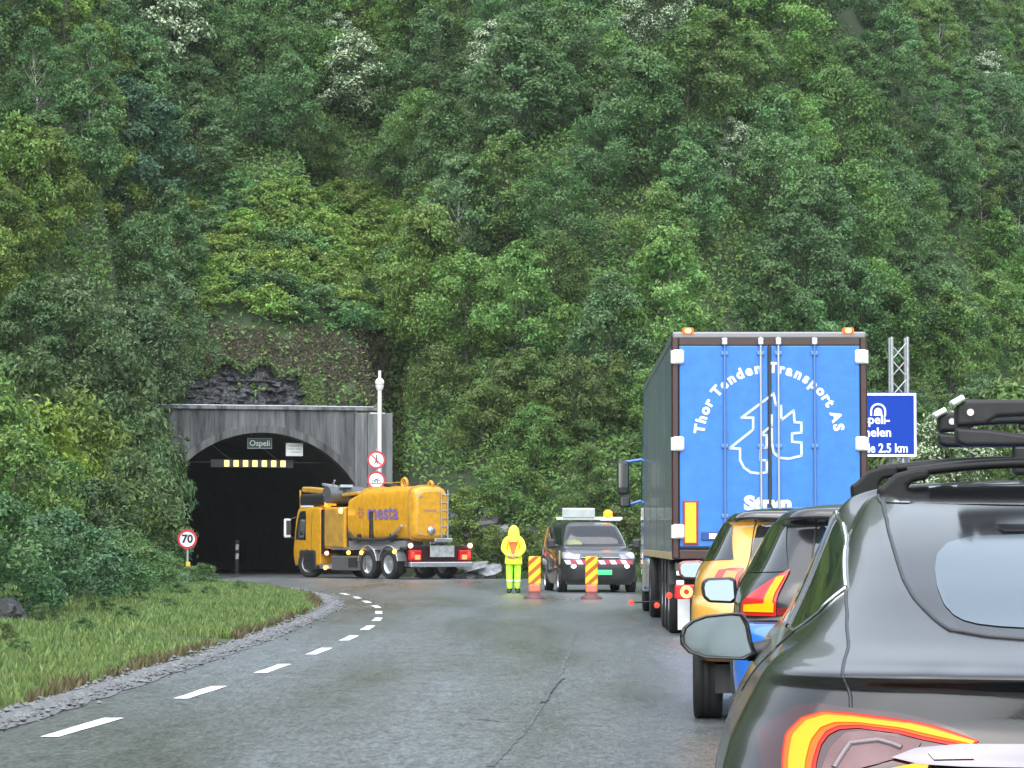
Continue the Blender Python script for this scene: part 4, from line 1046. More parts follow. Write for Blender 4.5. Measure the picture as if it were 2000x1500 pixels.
for sx in (-1, 1):
    for xr in (.115, .585):
        rd = MB().tube((sx * xr, -.06, d0 - .08), (sx * xr, -.06, zt - .04), .017, n=10).build('lock_rod', M_rod if xr > .3 else M_rodsteel, lo)
        for zc in (zt - .10, d0 + .0): MB().box((sx * xr, -.065, zc), (.075, .06, .09)).build('cam', M_rodsteel, rd, bevel=.012)
        for zc in (d1 - .1, (d0 + d1) / 2, d0 + .4): MB().box((sx * xr, -.045, zc), (.09, .035, .05)).build('guide', M_rod, rd, bevel=.008)
    for py in (697, 867, 1038):
        h_ = MB().box((sx * 1.19, -.035, lz(py)), (.16, .09, .19)).build('hinge', M_hinge, lo, bevel=.035, seg=3)
        MB().tube((sx * 1.255, -.05, lz(py) - .085), (sx * 1.255, -.05, lz(py) + .085), .032).build('pin', M_hinge, h_)
MB().box((0, -.04, (d0 + d1) / 2), (.03, .03, d1 - d0)).build('door_gasket', M_black, lo)
for px in (1347, 1660):
    MB().box((lx_(px), -.03, lz(646)), (.15, .06, .085)).build('marker_lamp', glow('roof_amber', (1, .13, .02), 2.4), lo, bevel=.03, seg=3)
    MB().sphere((lx_(px), -.055, lz(646)), .030, sc=(1.5, .5, 1)).build('bulb', glow('bulb_core', (1, .62, .12), 9), lo)
# lettering and emblem on the doors
yl = -.0345
cx, cz = lx_(1180 + 985 * .33), lz(600 + 772 * .33); Rr = 412 * .33 / 150
adv = {' ': .36, 'T': .62, 'h': .60, 'o': .60, 'r': .44, 'e': .58, 'n': .60, 'd': .62, 'a': .58, 's': .54, 'p': .62, 't': .40, 'A': .72, 'S': .66}
txt = 'Thor Tenden Transport AS'; tot = sum(adv[c] for c in txt); ang0, ang1 = math.radians(177), math.radians(4)
mb = MB(); pos = 0
for ch in txt:
    mid = (pos + adv[ch] / 2) / tot; pos += adv[ch]
    if ch == ' ': continue
    a = ang0 + (ang1 - ang0) * mid
    text_on(mb, ch, .185, face_to((cx + Rr * math.cos(a), yl, cz + Rr * math.sin(a)), (math.sin(a), 0, -math.cos(a)), (math.cos(a), 0, math.sin(a))), .009)
text_on(mb, 'Stryn', .245, face_to((lx_(1502), yl, lz(984)), ), .014, sx=1.18)
mb.build('lettering', M_letter, lo)
def zp(pts): return [(lx_(1180 + x * .33), lz(600 + y * .33)) for x, y in pts]
mb = MB()
for pl in (zp([(1012, 512), (822, 655), (890, 655), (890, 725), (752, 835), (812, 838), (812, 905), (835, 950), (875, 978), (925, 985), (970, 978), (970, 908), (932, 905), (932, 835), (970, 832), (970, 760), (935, 755), (1000, 700), (1000, 640)]),
           zp([(1012, 512), (1025, 582), (1056, 585), (1056, 670), (1130, 612), (1135, 682), (1175, 684), (1175, 744), (1120, 748), (1120, 798), (1175, 802), (1175, 880), (1100, 898), (1045, 893), (1010, 860), (1000, 800), (1000, 720)])):
    for (x0, z0), (x1, z1) in zip(pl[:-1], pl[1:]):
        dx, dz = x1 - x0, z1 - z0; L_ = math.hypot(dx, dz)
        mb.box(((x0 + x1) / 2, yl, (z0 + z1) / 2), (L_ + .022, .003, .030), (0, -math.atan2(dz, dx), 0))
mb.build('emblem', mat('emblem_white', (.58, .68, .80), .5), lo)
# reflective board and small oval badge
MB().box((lx_(1351), -.04, lz(1021)), (.20, .02, .57)).build('reflector_frame', mat('reflector_red', (.30, .02, .02), .4), lo, bevel=.006)
MB().box((lx_(1351), -.053, lz(1021)), (.145, .012, .52)).build('reflector_board', mat('reflector_yellow', (.82, .50, .02), .4), lo, bevel=.004)
MB().box((lx_(1390), -.04, lz(1047)), (.24, .02, .115)).build('badge', mat('badge_blue', (.01, .05, .22), .4), lo, bevel=.01)
MB().box((lx_(1396), -.052, lz(1047)), (.12, .006, .07)).build('badge_print', M_letter, lo)
# chassis, bumper, mudguards, lamps, wheels
MB().box((0, 6.6, .93), (1.0, 12.9, .25)).build('chassis', M_darkmetal, lo, bevel=.02)
MB().box((0, .1, .60), (2.44, .14, .16)).build('rear_bumper', M_darkmetal, lo, bevel=.02)
MB().box((0, .3, zb - .10), (2.44, .3, .12)).build('under_beam', mat('under_beam_grey', (.12, .12, .125), .4), lo, bevel=.02)
for sx in (-1, 1):
    cl = MB().box((sx * 1.02, .0, .60), (.44, .08, .19)).build('tail_lamp', M_redlens, lo, bevel=.02)
    disc(MB(), (sx * 1.09, -.045, .60), .082, .03).build('lamp_ring', glow('orange_ring', (1, .30, .10), 5), cl)
    disc(MB(), (sx * 1.09, -.066, .60), .035, .02).build('lamp_eye', M_redlens, cl)
    MB().box((sx * 1.10, .55, .30), (.16, .02, .42)).build('mudflap', M_white, lo, bevel=.005)
    for z in (.72, .84): MB().box((sx * 1.17, -.02, z), (.10, .03, .06)).build('reflector', M_white, lo, bevel=.01)
for yy in (1.9, 3.21, 4.52):
    for sx in (-1, 1):
        wheel(lo, (sx * 1.08, yy, .51), .51, .36, M_steel, 0, sx)
    for sx in (-1, 1):
        mb = MB()
        for k in range(8):
            a0, a1 = math.pi * (.08 + .84 * k / 8), math.pi * (.08 + .84 * (k + 1) / 8)
            mb.add([(sx * (1.08 + d), yy + .60 * math.cos(a), .53 + .60 * math.sin(a)) for a in (a0, a1) for d in (-.2, .19)], [(0, 1, 3, 2)])
        mb.build('mudguard', M_black, lo)
for (px, py, Yd) in ((1307, 1163, 41.0), (1283, 1182, 45.6), (1233, 1177, 49.6)):
    p = at(px, py, Yd); l = Matrix.Rotation(-TYAW, 4, 'Z') @ (p - Vector((TX, TY, 0)))
    ml = MB().sphere((l.x, l.y, l.z), .042).build('marker_lamp', M_redlamp, lo)
    MB().tube((l.x, l.y, l.z), (max(l.x + .10, -1.12), l.y + .02, l.z + .02), .015, n=6).build('stalk', M_black, ml)
# tractor: cab, deflectors, tank, mirrors
cab = Shell([  # z yr yf wr wm wf crx cry cfx cfy bow dzr dzf
    (.42, 14.3, 16.55, 1.24, 1.25, 1.22, .04, .05, .2, .2, 0, 0, 0), (1.0, 14.25, 16.62, 1.25, 1.26, 1.24, .04, .05, .22, .22, 0, 0, 0),
    (1.9, 14.25, 16.60, 1.25, 1.26, 1.23, .04, .05, .22, .22, 0, 0, 0), (2.9, 14.27, 16.45, 1.24, 1.24, 1.18, .05, .06, .25, .22, 0, 0, 0),
    (3.35, 14.3, 16.2, 1.20, 1.20, 1.10, .08, .1, .25, .25, 0, 0, 0), (3.55, 14.5, 15.9, 1.05, 1.05, .95, .1, .1, .2, .2, 0, 0, 0)])
cab.body(M_cabblue, 'cab', lo)
cab.patch([(.58, 2.05), (.58, 2.85)], [(.80, 2.0), (.80, 2.85)], 'side_window', M_glass, lo, .006, 4, 8)
MB().box((-1.24, 13.86, 2.2), (.05, .75, 2.3)).build('side_deflector', M_cabblue, lo, bevel=.02)
MB().box((-1.05, 11.9, .72), (.5, 1.5, .55)).build('fuel_tank', M_alu, lo, bevel=.12, seg=3)
MB().box((-1.16, 14.6, .62), (.2, .5, .5)).build('step', M_alu, lo, bevel=.03)
for yy, r_ in ((11.0 - .4, .51), (15.1, .51)):
    for sx in (-1, 1): wheel(lo, (sx * 1.08, yy, r_), r_, .34, M_steel, 0, sx)
MB().box((0, 13, .85), (.9, 5, .25)).build('tractor_frame', M_darkmetal, lo, bevel=.02)
mr = MB().box((-1.56, 16.3, 2.42), (.22, .16, .62)).build('mirror', M_black, lo, bevel=.05, seg=3)
MB().box((-1.56, 16.215, 2.46), (.17, .01, .44)).build('mirror_glass', M_mirror, mr)
m2 = MB().box((-1.53, 16.3, 1.98), (.20, .16, .22)).build('mirror', M_black, lo, bevel=.05, seg=3)
MB().box((-1.53, 16.215, 1.98), (.15, .01, .14)).build('mirror_glass', M_mirror, m2)
MB().tube((-1.22, 16.35, 2.75), (-1.56, 16.32, 2.70), .03).build('mirror_arm', M_cabblue, lo)
MB().tube((-1.22, 16.35, 2.0), (-1.54, 16.32, 1.90), .03).build('mirror_arm', M_cabblue, lo)

# ------------------------------------------------------------------ yellow suction tank lorry turning into the tunnel
M_yel = rain('works_yellow', (.58, .30, .012), .42, .3, col2=(.46, .225, .012))
M_yel2 = mat('dirty_yellow', (.44, .25, .03), .6, col2=(.28, .16, .03), nscale=2.5, bump=.1)
tk = thing('tank_lorry', 'yellow three-axle suction tank lorry with amber beacons, turning into the tunnel', 'lorry', (-2.33, 101.7, 0), R(34))
_c = [(-1.13, 1.45), (-1.14, 2.1), (-1.13, 2.84), (-1.02, 3.04), (-.3, 3.12), (.36, 3.08), (.60, 2.80), (.62, 2.1), (.60, 1.55), (.45, 1.32), (-.3, 1.28), (-1.0, 1.31)]
prof = []
for i in range(len(_c)):
    a, b, c_ = _c[i - 1], _c[i], _c[(i + 1) % len(_c)]
    for k in range(4):
        t = k / 4; m0 = ((a[0] + b[0]) / 2, (a[1] + b[1]) / 2); m1 = ((b[0] + c_[0]) / 2, (b[1] + c_[1]) / 2)
        prof.append(((1 - t) ** 2 * m0[0] + 2 * t * (1 - t) * b[0] + t * t * m1[0], (1 - t) ** 2 * m0[1] + 2 * t * (1 - t) * b[1] + t * t * m1[1]))
prof = [(-1.13 + (x + 1.13) * .80, z) for x, z in prof]
def tank(y0, y1, s0, s1, dz0=0, dz1=0):
    n = len(prof); cxp, czp = -.44, 2.1
    vs = [(cxp + (x - cxp) * s0, y0, czp + (z - czp) * s0 + (dz0 if z > 2.4 else 0)) for x, z in prof] + [(cxp + (x - cxp) * s1, y1, czp + (z - czp) * s1 + (dz1 if z > 2.4 else 0)) for x, z in prof]
    return vs, [(i, (i + 1) % n, n + (i + 1) % n, n + i) for i in range(n)], n
mb = MB()
for a in ((.26, 3.0, 1, 1, 0, -.04), (3.0, 3.65, 1, 1, -.04, -.18), (3.65, 4.15, 1, .985, -.18, -.30)):
    v_, f_, n_ = tank(*a); mb.add(v_, f_, 0, True)
v_, f_, n_ = tank(4.15, 4.2, .985, .93, -.30, -.34); mb.add(v_, f_, 0, True); mb.add(v_[n_:], [tuple(range(n_))], 0)
mb.build('tank', M_yel, tk)
mb = MB(); v_, f_, n_ = tank(.02, .20, .97, .985); mb.add(v_, f_, 0, True)

for y0_, y1_, s0_, s1_ in ((-.02, .02, .955, .97), (-.08, -.02, .90, .955), (-.13, -.08, .80, .90)):
    v_, f_, n_ = tank(y0_, y1_, s0_, s1_); mb.add(v_, f_, 0, True)
mb.add(v_[:n_], [tuple(range(n_))], 0)
dr = mb.build('tank_door', M_yel, tk)
v_, f_, n_ = tank(.19, .27, 1.03, 1.03); mb = MB(); mb.add(v_, f_, 0, True); mb.add(v_[:n_], [tuple(range(n_))]); mb.add(v_[n_:], [tuple(range(n_))]); mb.build('door_flange', M_yel2, tk, bevel=.01)
for y in (1.9, 3.2):
    v_, f_, n_ = tank(y, y + .05, 1.012, 1.012); mb = MB(); mb.add(v_, f_, 0, True); mb.add(v_[:n_], [tuple(range(n_))]); mb.add(v_[n_:], [tuple(range(n_))]); mb.build('tank_rib', M_yel, tk)
# hooks and fittings on the tank
def hook(x, y, z, r):
    pts = [(x, y + r * math.cos(a), z + r * 1.1 + r * math.sin(a)) for a in np.linspace(-.9, 3.9, 12)]
    MB().path([(x, y, z - .1)] + [Vector(p) for p in pts], .055, 7).build('lifting_hook', M_yel, tk)
hook(-.6, 1.35, 3.02, .16); hook(-.35, .12, 2.98, .12)
MB().box((-.3, .5, 3.06), (.5, .3, .10)).build('lid', M_yel2, tk, bevel=.03)
MB().box((-1.17, 2.55, 1.75), (.08, .16, 1.05)).build('lock_arm', M_darkmetal, tk, bevel=.02)
MB().tube((-1.22, .55, 1.78), (-1.20, 1.15, 1.45), .045).build('ram', M_alu, tk)
M_purple = mat('purple_print', (.17, .11, .30), .5)
mb = MB(); text_on(mb, 'mesta', .70, face_to((-1.156, 1.85, 2.22), (0, -1, 0), (0, 0, 1)), .014, sx=1.18)
mb.build('lettering', M_purple, tk)
mb = MB(); text_on(mb, 'mesta', .17, face_to((-.52, -.136, 2.28), (1, 0, 0), (0, 0, 1)), .004, sx=1.2); mb.build('lettering', mat('faded_purple', (.30, .16, .16), .5), tk)
mb = MB(); mc = face_to((-1.156, 3.25, 2.22), (0, -1, 0))
for k in range(6):
    a = k * math.pi / 3; mb.add([(.05 * math.cos(a), .05 * math.sin(a), 0), (.17 * math.cos(a - .28), .17 * math.sin(a - .28), 0), (.21 * math.cos(a), .21 * math.sin(a), 0), (.17 * math.cos(a + .28), .17 * math.sin(a + .28), 0)], [(0, 1, 2, 3)], k % 2, False, mc)
mb.build('emblem', [M_purple, mat('red_print', (.55, .08, .05), .5)], tk)
# ladder, handrail, hoses and valves
for sx in (-.12, .14): MB().tube((sx, -.17, 1.35), (sx, -.17, 2.95), .02, n=8).build('ladder_rail', M_steel, tk)
for k in range(6): MB().tube((-.12, -.17, 1.5 + k * .26), (.14, -.17, 1.5 + k * .26), .014, n=6).build('rung', M_steel, tk)
MB().path([Vector((-.95, .8, 3.06)), Vector((-.95, .8, 3.22)), Vector((-.95, 3.0, 3.2)), Vector((-.95, 3.0, 3.0))], .018, 6).build('handrail', M_yel2, tk)
MB().path([Vector((-1.2, .9, 1.42)), Vector((-1.24, 1.6, 1.32)), Vector((-1.24, 2.4, 1.30)), Vector((-1.24, 3.6, 1.34)), Vector((-1.1, 4.15, 1.6)), Vector((-1.0, 4.2, 2.3))], .06, 10).build('hose', M_black, tk)
for k, (x, z) in enumerate(((-.90, 1.5), (-.90, 2.75))): MB().box((x, .0, z), (.10, .30, .08)).build('door_clamp', M_steel, tk, bevel=.01)
vv_ = MB().lathe([(.10, -.12), (.10, .0), (.14, .0), (.14, .04), (.001, .04)], 16, 0, Matrix.Translation((-.5, -.15, 1.62)) @ Matrix.Rotation(math.pi / 2, 4, 'X')).build('outlet_valve', M_steel, tk)
MB().tube((-.5, -.3, 1.62), (-.5, -.22, 1.85), .015, n=6).build('valve_lever', M_redlens, vv_)
for y in (1.25, 2.55, 3.35): MB().box((-1.15, y, 1.38), (.12, .14, .26)).build('tank_saddle', M_darkmetal, tk, bevel=.02)
# chassis
MB().box((0, 3.9, .86), (.95, 7.2, .26)).build('chassis', M_darkmetal, tk, bevel=.02)
MB().box((-1.15, 2.95, 1.02), (.10, 4.3, .09)).build('side_rail', M_alu, tk, bevel=.01)
MB().box((-.95, 2.3, 1.17), (.35, 3.6, .22)).build('tank_bed', mat('bed_grey', (.16, .16, .165), .4), tk, bevel=.02)
MB().box((-1.05, 4.0, .52), (.32, 2.2, .5)).build('side_box', mat('box_grey', (.085, .09, .095), .45), tk, bevel=.03)
MB().box((-1.215, 3.65, .55), (.02, .62, .32)).build('box_door', M_darkmetal, tk, bevel=.02)
MB().box((-1.05, 5.5, .40), (.32, .8, .16)).build('step', M_alu, tk, bevel=.02)
MB().box((0, .05, .50), (2.42, .16, .17)).build('rear_bumper', M_alu, tk, bevel=.03)
MB().box((0, .25, .85), (2.3, .2, .55)).build('rear_panel', M_maroon, tk, bevel=.02)
for sx in (-1, 1):
    cl = MB().box((sx * .98, .10, .80), (.44, .14, .34)).build('tail_lamp', M_redlens, tk, bevel=.03)
    MB().box((sx * .92, .02, .74), (.20, .05, .15)).build('brake_light', glow('brake_orange', (1, .16, .06), 4.5), cl, bevel=.03)
    MB().box((sx * 1.10, .02, .82), (.12, .05, .20)).build('side_light', M_redlamp, cl, bevel=.03)
    MB().sphere((sx * 1.17, .06, 1.12), .085).build('marker_lamp', glow('marker_pink', (1, .35, .25), 6), tk)
MB().box((.05, .04, .93), (.95, .03, .38)).build('plate_board', mat('plate_grey', (.36, .38, .38), .4, col2=(.2, .21, .21), nscale=6), tk, bevel=.01)
MB().box((.05, .06, 1.30), (.7, .25, .14)).build('work_light_bar', M_alu, tk, bevel=.03)
for y, r_ in ((1.35, .5), (2.68, .5)):
    for sx in (-1, 1): wheel(tk, (sx * 1.06, y, r_), r_, .36, M_steel, 0, sx)
    mb = MB()
    pts = [Vector((-1.24, y + .60 * math.cos(a), .52 + .60 * math.sin(a))) for a in np.linspace(.15, math.pi - .15, 12)]
    mb.path(pts, .022, 6); 
    for a_, b_ in zip(pts[:-1], pts[1:]): mb.add([a_, b_, b_ + Vector((.36, 0, 0)), a_ + Vector((.36, 0, 0))], [(0, 1, 2, 3)])
    mb.build('mudguard', M_steel, tk)
for sx in (-1, 1): wheel(tk, (sx * 1.04, 6.75, .5), .5, .32, M_steel, .30, sx)
for (y, z, m) in ((5.35, .86, glow('marker_pale', (1, .5, .4), 6)), (3.9, .88, M_amber), (3.05, .88, M_amber), (.95, .92, M_amber), (5.45, .36, M_amber)):
    MB().sphere((-1.24, y, z), .072).build('side_marker', m, tk)
# power box behind the cab
MB().box((-.05, 4.92, 1.72), (2.3, 1.35, 1.42)).build('engine_box', M_yel, tk, bevel=.06, seg=3)
MB().box((-1.215, 4.92, 1.72), (.02, 1.22, 1.28)).build('box_door', M_yel2, tk, bevel=.01)
MB().box((-.05, 5.75, 1.6), (2.2, .28, 1.5)).build('cab_gap_shade', M_black, tk)  # solid black slab standing in for the shade behind the cab
MB().box((-.05, 4.2, 1.7), (2.1, .10, 1.4)).build('tank_gap_shade', M_black, tk, bevel=.02)  # black slab painting the shaded gap between power box and tank
# cab
tc = Shell([
    (.42, 5.95, 7.85, 1.16, 1.17, 1.12, .05, .06, .2, .2, 0, 0, 0), (.9, 5.9, 7.92, 1.17, 1.18, 1.15, .05, .06, .2, .2, 0, 0, 0), (1.35, 5.9, 7.88, 1.17, 1.18, 1.14, .05, .06, .2, .2, 0, 0, 0),
    (1.95, 5.92, 7.78, 1.16, 1.16, 1.12, .05, .06, .16, .16, 0, 0, 0), (2.38, 5.96, 7.66, 1.14, 1.14, 1.08, .06, .06, .16, .16, 0, 0, 0), (2.48, 6.06, 7.5, 1.04, 1.04, .98, .1, .1, .16, .16, 0, 0, 0)])
tc.body(M_yel, 'cab', tk)
tc.patch([(.66, 1.9), (.67, 2.4), (.68, 3.3), (.70, 3.75)], [(.84, 1.95), (.84, 2.4), (.825, 3.3), (.81, 3.75)], 'side_window', M_glass, tk, .008, 8, 8)
tc.patch([(.88, 2.1), (.88, 3.8)], [(1.0, 2.1), (1.0, 3.8)], 'windscreen', M_glass, tk, .008, 8, 8)
tc.patch([(.88, 2.1), (.88, 3.8)], [(1.0, 2.1), (1.0, 3.8)], 'windscreen', M_glass, tk, .008, 8, 8, -1)
tc.line([(.575, .3), (.575, 3.6)], .012, 'door_gap', M_black, tk, .004)
MB().box((-1.08, 6.75, .62), (.28, 1.18, .75)).build('wheel_arch', M_black, tk, bevel=.12, seg=3)
mr = MB().box((-1.42, 7.75, 1.72), (.24, .14, .66)).build('mirror', M_white, tk, bevel=.05, seg=3)
MB().box((-1.42, 7.675, 1.74), (.18, .01, .50)).build('mirror_glass', M_mirror, mr)
MB().tube((-1.1, 7.7, 2.1), (-1.42, 7.75, 2.0), .025).build('mirror_arm', M_black, tk)
MB().tube((-1.1, 7.75, 1.35), (-1.42, 7.75, 1.45), .025).build('mirror_arm', M_black, tk)
# suction boom, hose drum and frame over cab and box
MB().tube((-1.05, 7.45, 2.35), (-1.05, 7.5, 3.05), .035).build('boom_post', M_yel2, tk)
MB().box((-.75, 6.75, 3.02), (.42, 1.65, .20), (.06, 0, 0)).build('boom', M_yel2, tk, bevel=.05)
MB().box((-.55, 6.55, 2.70), (1.2, 1.7, .42)).build('hose_bed', M_black, tk, bevel=.1, seg=3)
MB().tube((-1.1, 5.6, 2.86), (.3, 5.6, 2.86), .30, n=18).build('hose_drum', mat('drum_grey', (.10, .11, .12), .4, .3), tk)
MB().box((-.8, 5.75, 3.16), (.55, .5, .08), (.2, .1, 0)).box((-.5, 5.4, 3.12), (.5, .3, .10), (-.3, 0, 0)).tube((-.9, 5.6, 3.1), (-.9, 5.4, 3.36), .03).build('hydraulic_unit', mat('pale_metal', (.32, .35, .38), .35, .5), tk, bevel=.02)
MB().path([Vector((-.5, 5.3, 2.95)), Vector((-.5, 4.7, 2.80)), Vector((-.45, 4.3, 2.82)), Vector((-.4, 3.9, 2.9))], .12, 10).build('suction_hose', M_black, tk)
MB().box((-.55, 4.75, 2.88), (.3, 1.1, .12), (-.05, 0, 0)).build('hose_arm', M_yel2, tk, bevel=.03)
MB().box((-.9, 6.95, 2.47), (.45, .8, .07)).build('sun_visor', M_white, tk, bevel=.02)
bc = MB().lathe([(.10, 0), (.12, .04), (.11, .16), (.06, .20), (.001, .20)], 14, 0, Matrix.Translation((-1.0, 5.72, 2.44))).build('beacon', glow('beacon_amber', (1, .30, .02), 3.0), tk)
MB().box((-.95, 5.75, 2.52), (.2, .8, .07)).build('beacon_bar', glow('beacon_dim', (1, .30, .02), 1.6), tk, bevel=.02)
MB().sphere((-1.22, 4.42, 2.30), .10).build('work_lamp', glow('lamp_warm', (1, .55, .12), 8), tk)

# ------------------------------------------------------------------ grey works van facing the queue
M_van = rain('van_dark_grey', (.038, .038, .046), .35, 1.0, .2, col2=(.030, .030, .036))
M_vanblack = mat('van_black_plastic', (.02, .02, .021), .45)
vx, vy = 2.15, 75.0; vr = R(185.45); fwd = Vector((-math.sin(vr), math.cos(vr), 0))
vn = thing('works_van', 'dark grey works van with headlights on, light board and amber beacon on its roof', 'van', Vector((vx, vy, 0)) - fwd * 4.75, vr)
vs_ = Shell([  # z yr yf wr wm wf crx cry cfx cfy bow dzr dzf
    (.20, .10, 4.66, .86, .90, .80, .1, .1, .35, .30, 0, 0, 0), (.34, .03, 4.76, .90, .945, .88, .1, .1, .40, .34, 0, 0, 0), (.62, .0, 4.80, .92, .955, .90, .1, .1, .42, .36, 0, 0, 0),
    (.78, .0, 4.76, .925, .955, .90, .1, .1, .42, .38, 0, 0, 0), (.94, .0, 4.62, .93, .955, .89, .1, .1, .44, .42, 0, 0, 0), (1.04, .02, 4.30, .93, .95, .86, .1, .1, .46, .40, 0, 0, 0.0), (1.13, .03, 3.86, .92, .935, .80, .1, .1, .30, .28, 0, 0, 0),
    (1.32, .05, 3.58, .89, .90, .745, .1, .1, .22, .24, 0, 0, 0), (1.55, .07, 3.22, .84, .845, .67, .1, .1, .18, .22, 0, 0, 0), (1.68, .10, 2.96, .78, .79, .60, .12, .12, .16, .2, 0, 0, 0), (1.755, .25, 2.6, .62, .65, .48, .15, .15, .14, .15, 0, 0, 0), (1.775, .6, 2.2, .3, .3, .2, .1, .1, .1, .1, 0, 0, 0)])
vs_.body(M_van, 'body', vn, hole=lambda t, v: abs(t) > .886 and 6.25 < v < 8.5)
wsA = [(.862, 6.12), (.866, 7), (.873, 8), (.88, 8.72)]; wsB = [(1.0, 6.02), (1.0, 7), (1.0, 8), (1.0, 8.82)]
M_ws = clear_glass('windscreen_glass')
MB().box((.46, 2.72, .80), (.5, .16, .75), (-.15, 0, 0)).build('seat', M_black, vn, bevel=.05); MB().box((-.4, 2.72, .80), (.5, .16, .75), (-.15, 0, 0)).build('seat', M_black, vn, bevel=.05)
MB().box((0, 3.55, 1.0), (1.4, .5, .12)).build('dashboard', mat('dash_grey', (.10, .10, .11), .5), vn, bevel=.04)
for sg in (1, -1):
    vs_.patch(wsA, wsB, 'windscreen', M_ws, vn, .008, 12, 10, sg)
    vs_.patch([(.60, 6.4), (.60, 7.3), (.60, 8.4)], [(.835, 6.25), (.82, 7.3), (.80, 8.4)], 'side_window', M_glass, vn, .008, 8, 8, sg)
    vs_.patch([(.48, 6.4), (.48, 8.4)], [(.585, 6.4), (.585, 8.4)], 'side_window', M_glass, vn, .008, 6, 6, sg)
    vs_.line([(.59, .6), (.59, 8.5)], .007, 'door_gap', M_black, vn, .003, sgn=sg); vs_.line([(.80, .9), (.83, 4), (.835, 6.0)], .007, 'door_gap', M_black, vn, .003, sgn=sg)
    hl = vs_.patch([(.862, 3.35), (.872, 4.5)], [(.945, 3.2), (.948, 4.0)], 'headlight', mat('headlight_lens', (.22, .22, .25), .1, .3, .6), vn, .012, 8, 8, sg)
    hp = vs_.P(.905, 3.75); MB().sphere((sg * -abs(hp[0]) if sg > 0 else abs(hp[0]), hp[1] + .0, hp[2]), .085, sc=(1.2, .5, .8)).build('bulb', M_headlamp, hl)
    fp = vs_.P(.925, 2.15); MB().sphere(((-1 if sg > 0 else 1) * abs(fp[0]), fp[1], fp[2]), .06, sc=(1.3, .5, .8)).build('fog_light', M_headlamp, vn)
    mr = MB().box((-sg * 1.06, 3.42, 1.20), (.20, .13, .24)).build('mirror', M_vanblack, vn, bevel=.05, seg=3)
    MB().tube((-sg * .88, 3.45, 1.14), (-sg * 1.0, 3.43, 1.16), .04).build('mirror_arm', M_vanblack, mr)
# lower front: black bumper, grille, chevron strip, plate
vs_.patch([(.845, .6), (.845, 2.45)], [(1.0, .6), (1.0, 2.45)], 'bumper', M_vanblack, vn, .010, 8, 14)
vs_.patch([(.845, .6), (.845, 2.45)], [(1.0, .6), (1.0, 2.45)], 'bumper', M_vanblack, vn, .010, 8, 14, -1)
for sg in (1, -1): vs_.patch([(.952, 3.1), (.952, 3.75)], [(1.0, 3.1), (1.0, 3.6)], 'grille', M_vanblack, vn, .012, 5, 8, sg)
MB().box((0, 4.735, .865), (.95, .03, .022)).build('grille_bar', M_chrome, vn, bevel=.006)
disc(MB(), (0, 4.77, .90), .055, .02).build('badge', M_chrome, vn)
mb = MB(); mb2 = MB()
for k in range(12):
    x0 = -.82 + k * .137; yk = 4.80 - .42 * max(0, (abs(x0 + .07) - .42)) ** 1.3
    (mb if k % 2 else mb2).add([(x0, yk + .03, .70), (x0 + .137, yk + .03, .70), (x0 + .137 + .06, yk + .03, .80), (x0 + .06, yk + .03, .80)], [(0, 1, 2, 3)])
mb.build('warning_stripe', mat('stripe_white', (.82, .80, .82), .4), vn); mb2.build('warning_stripe', mat('stripe_red', (.42, .05, .09), .4), vn)
MB().box((-.0, 4.84, .50), (.56, .025, .125)).build('number_plate', mat('plate_green', (.08, .70, .25), .4), vn, bevel=.02)
for y in (.95, 3.95):
    for sx in (-1, 1): wheel(vn, (sx * .85, y, .31), .31, .22, M_alu, 0, sx)
# roof gear
MB().box((0, 2.55, 1.83), (1.66, .16, .075)).build('roof_bar', M_white, vn, bevel=.02)
MB().box((.28, 2.62, 1.97), (.82, .12, .24), (-.12, 0, 0)).build('light_board', mat('board_grey', (.48, .53, .52), .4, col2=(.38, .43, .42), nscale=5), vn, bevel=.02)
for sx in (-.35, .35): MB().box((.28 + sx, 2.54, 1.96), (.05, .03, .12)).build('board_lamp', M_white, vn, bevel=.01)
bcn = MB().lathe([(.10, 0), (.12, .03), (.11, .15), (.05, .20), (.001, .2)], 14, 0, Matrix.Translation((-.47, 2.55, 1.85))).build('beacon', glow('beacon_amber', (1, .30, .02), 3.0), vn)
MB().box((-.52, 2.6, 1.80), (.52, .14, .06)).build('beacon_bar', M_white, vn, bevel=.02)
MB().box((.915, 4.0, .86), (.03, .16, .34)).build('fender_panel', mat('tan_panel', (.35, .30, .16), .5), vn, bevel=.01)
MB().box((0, 2.4, .55), (1.5, 3.6, .3)).build('floor_pan', M_darkmetal, vn)

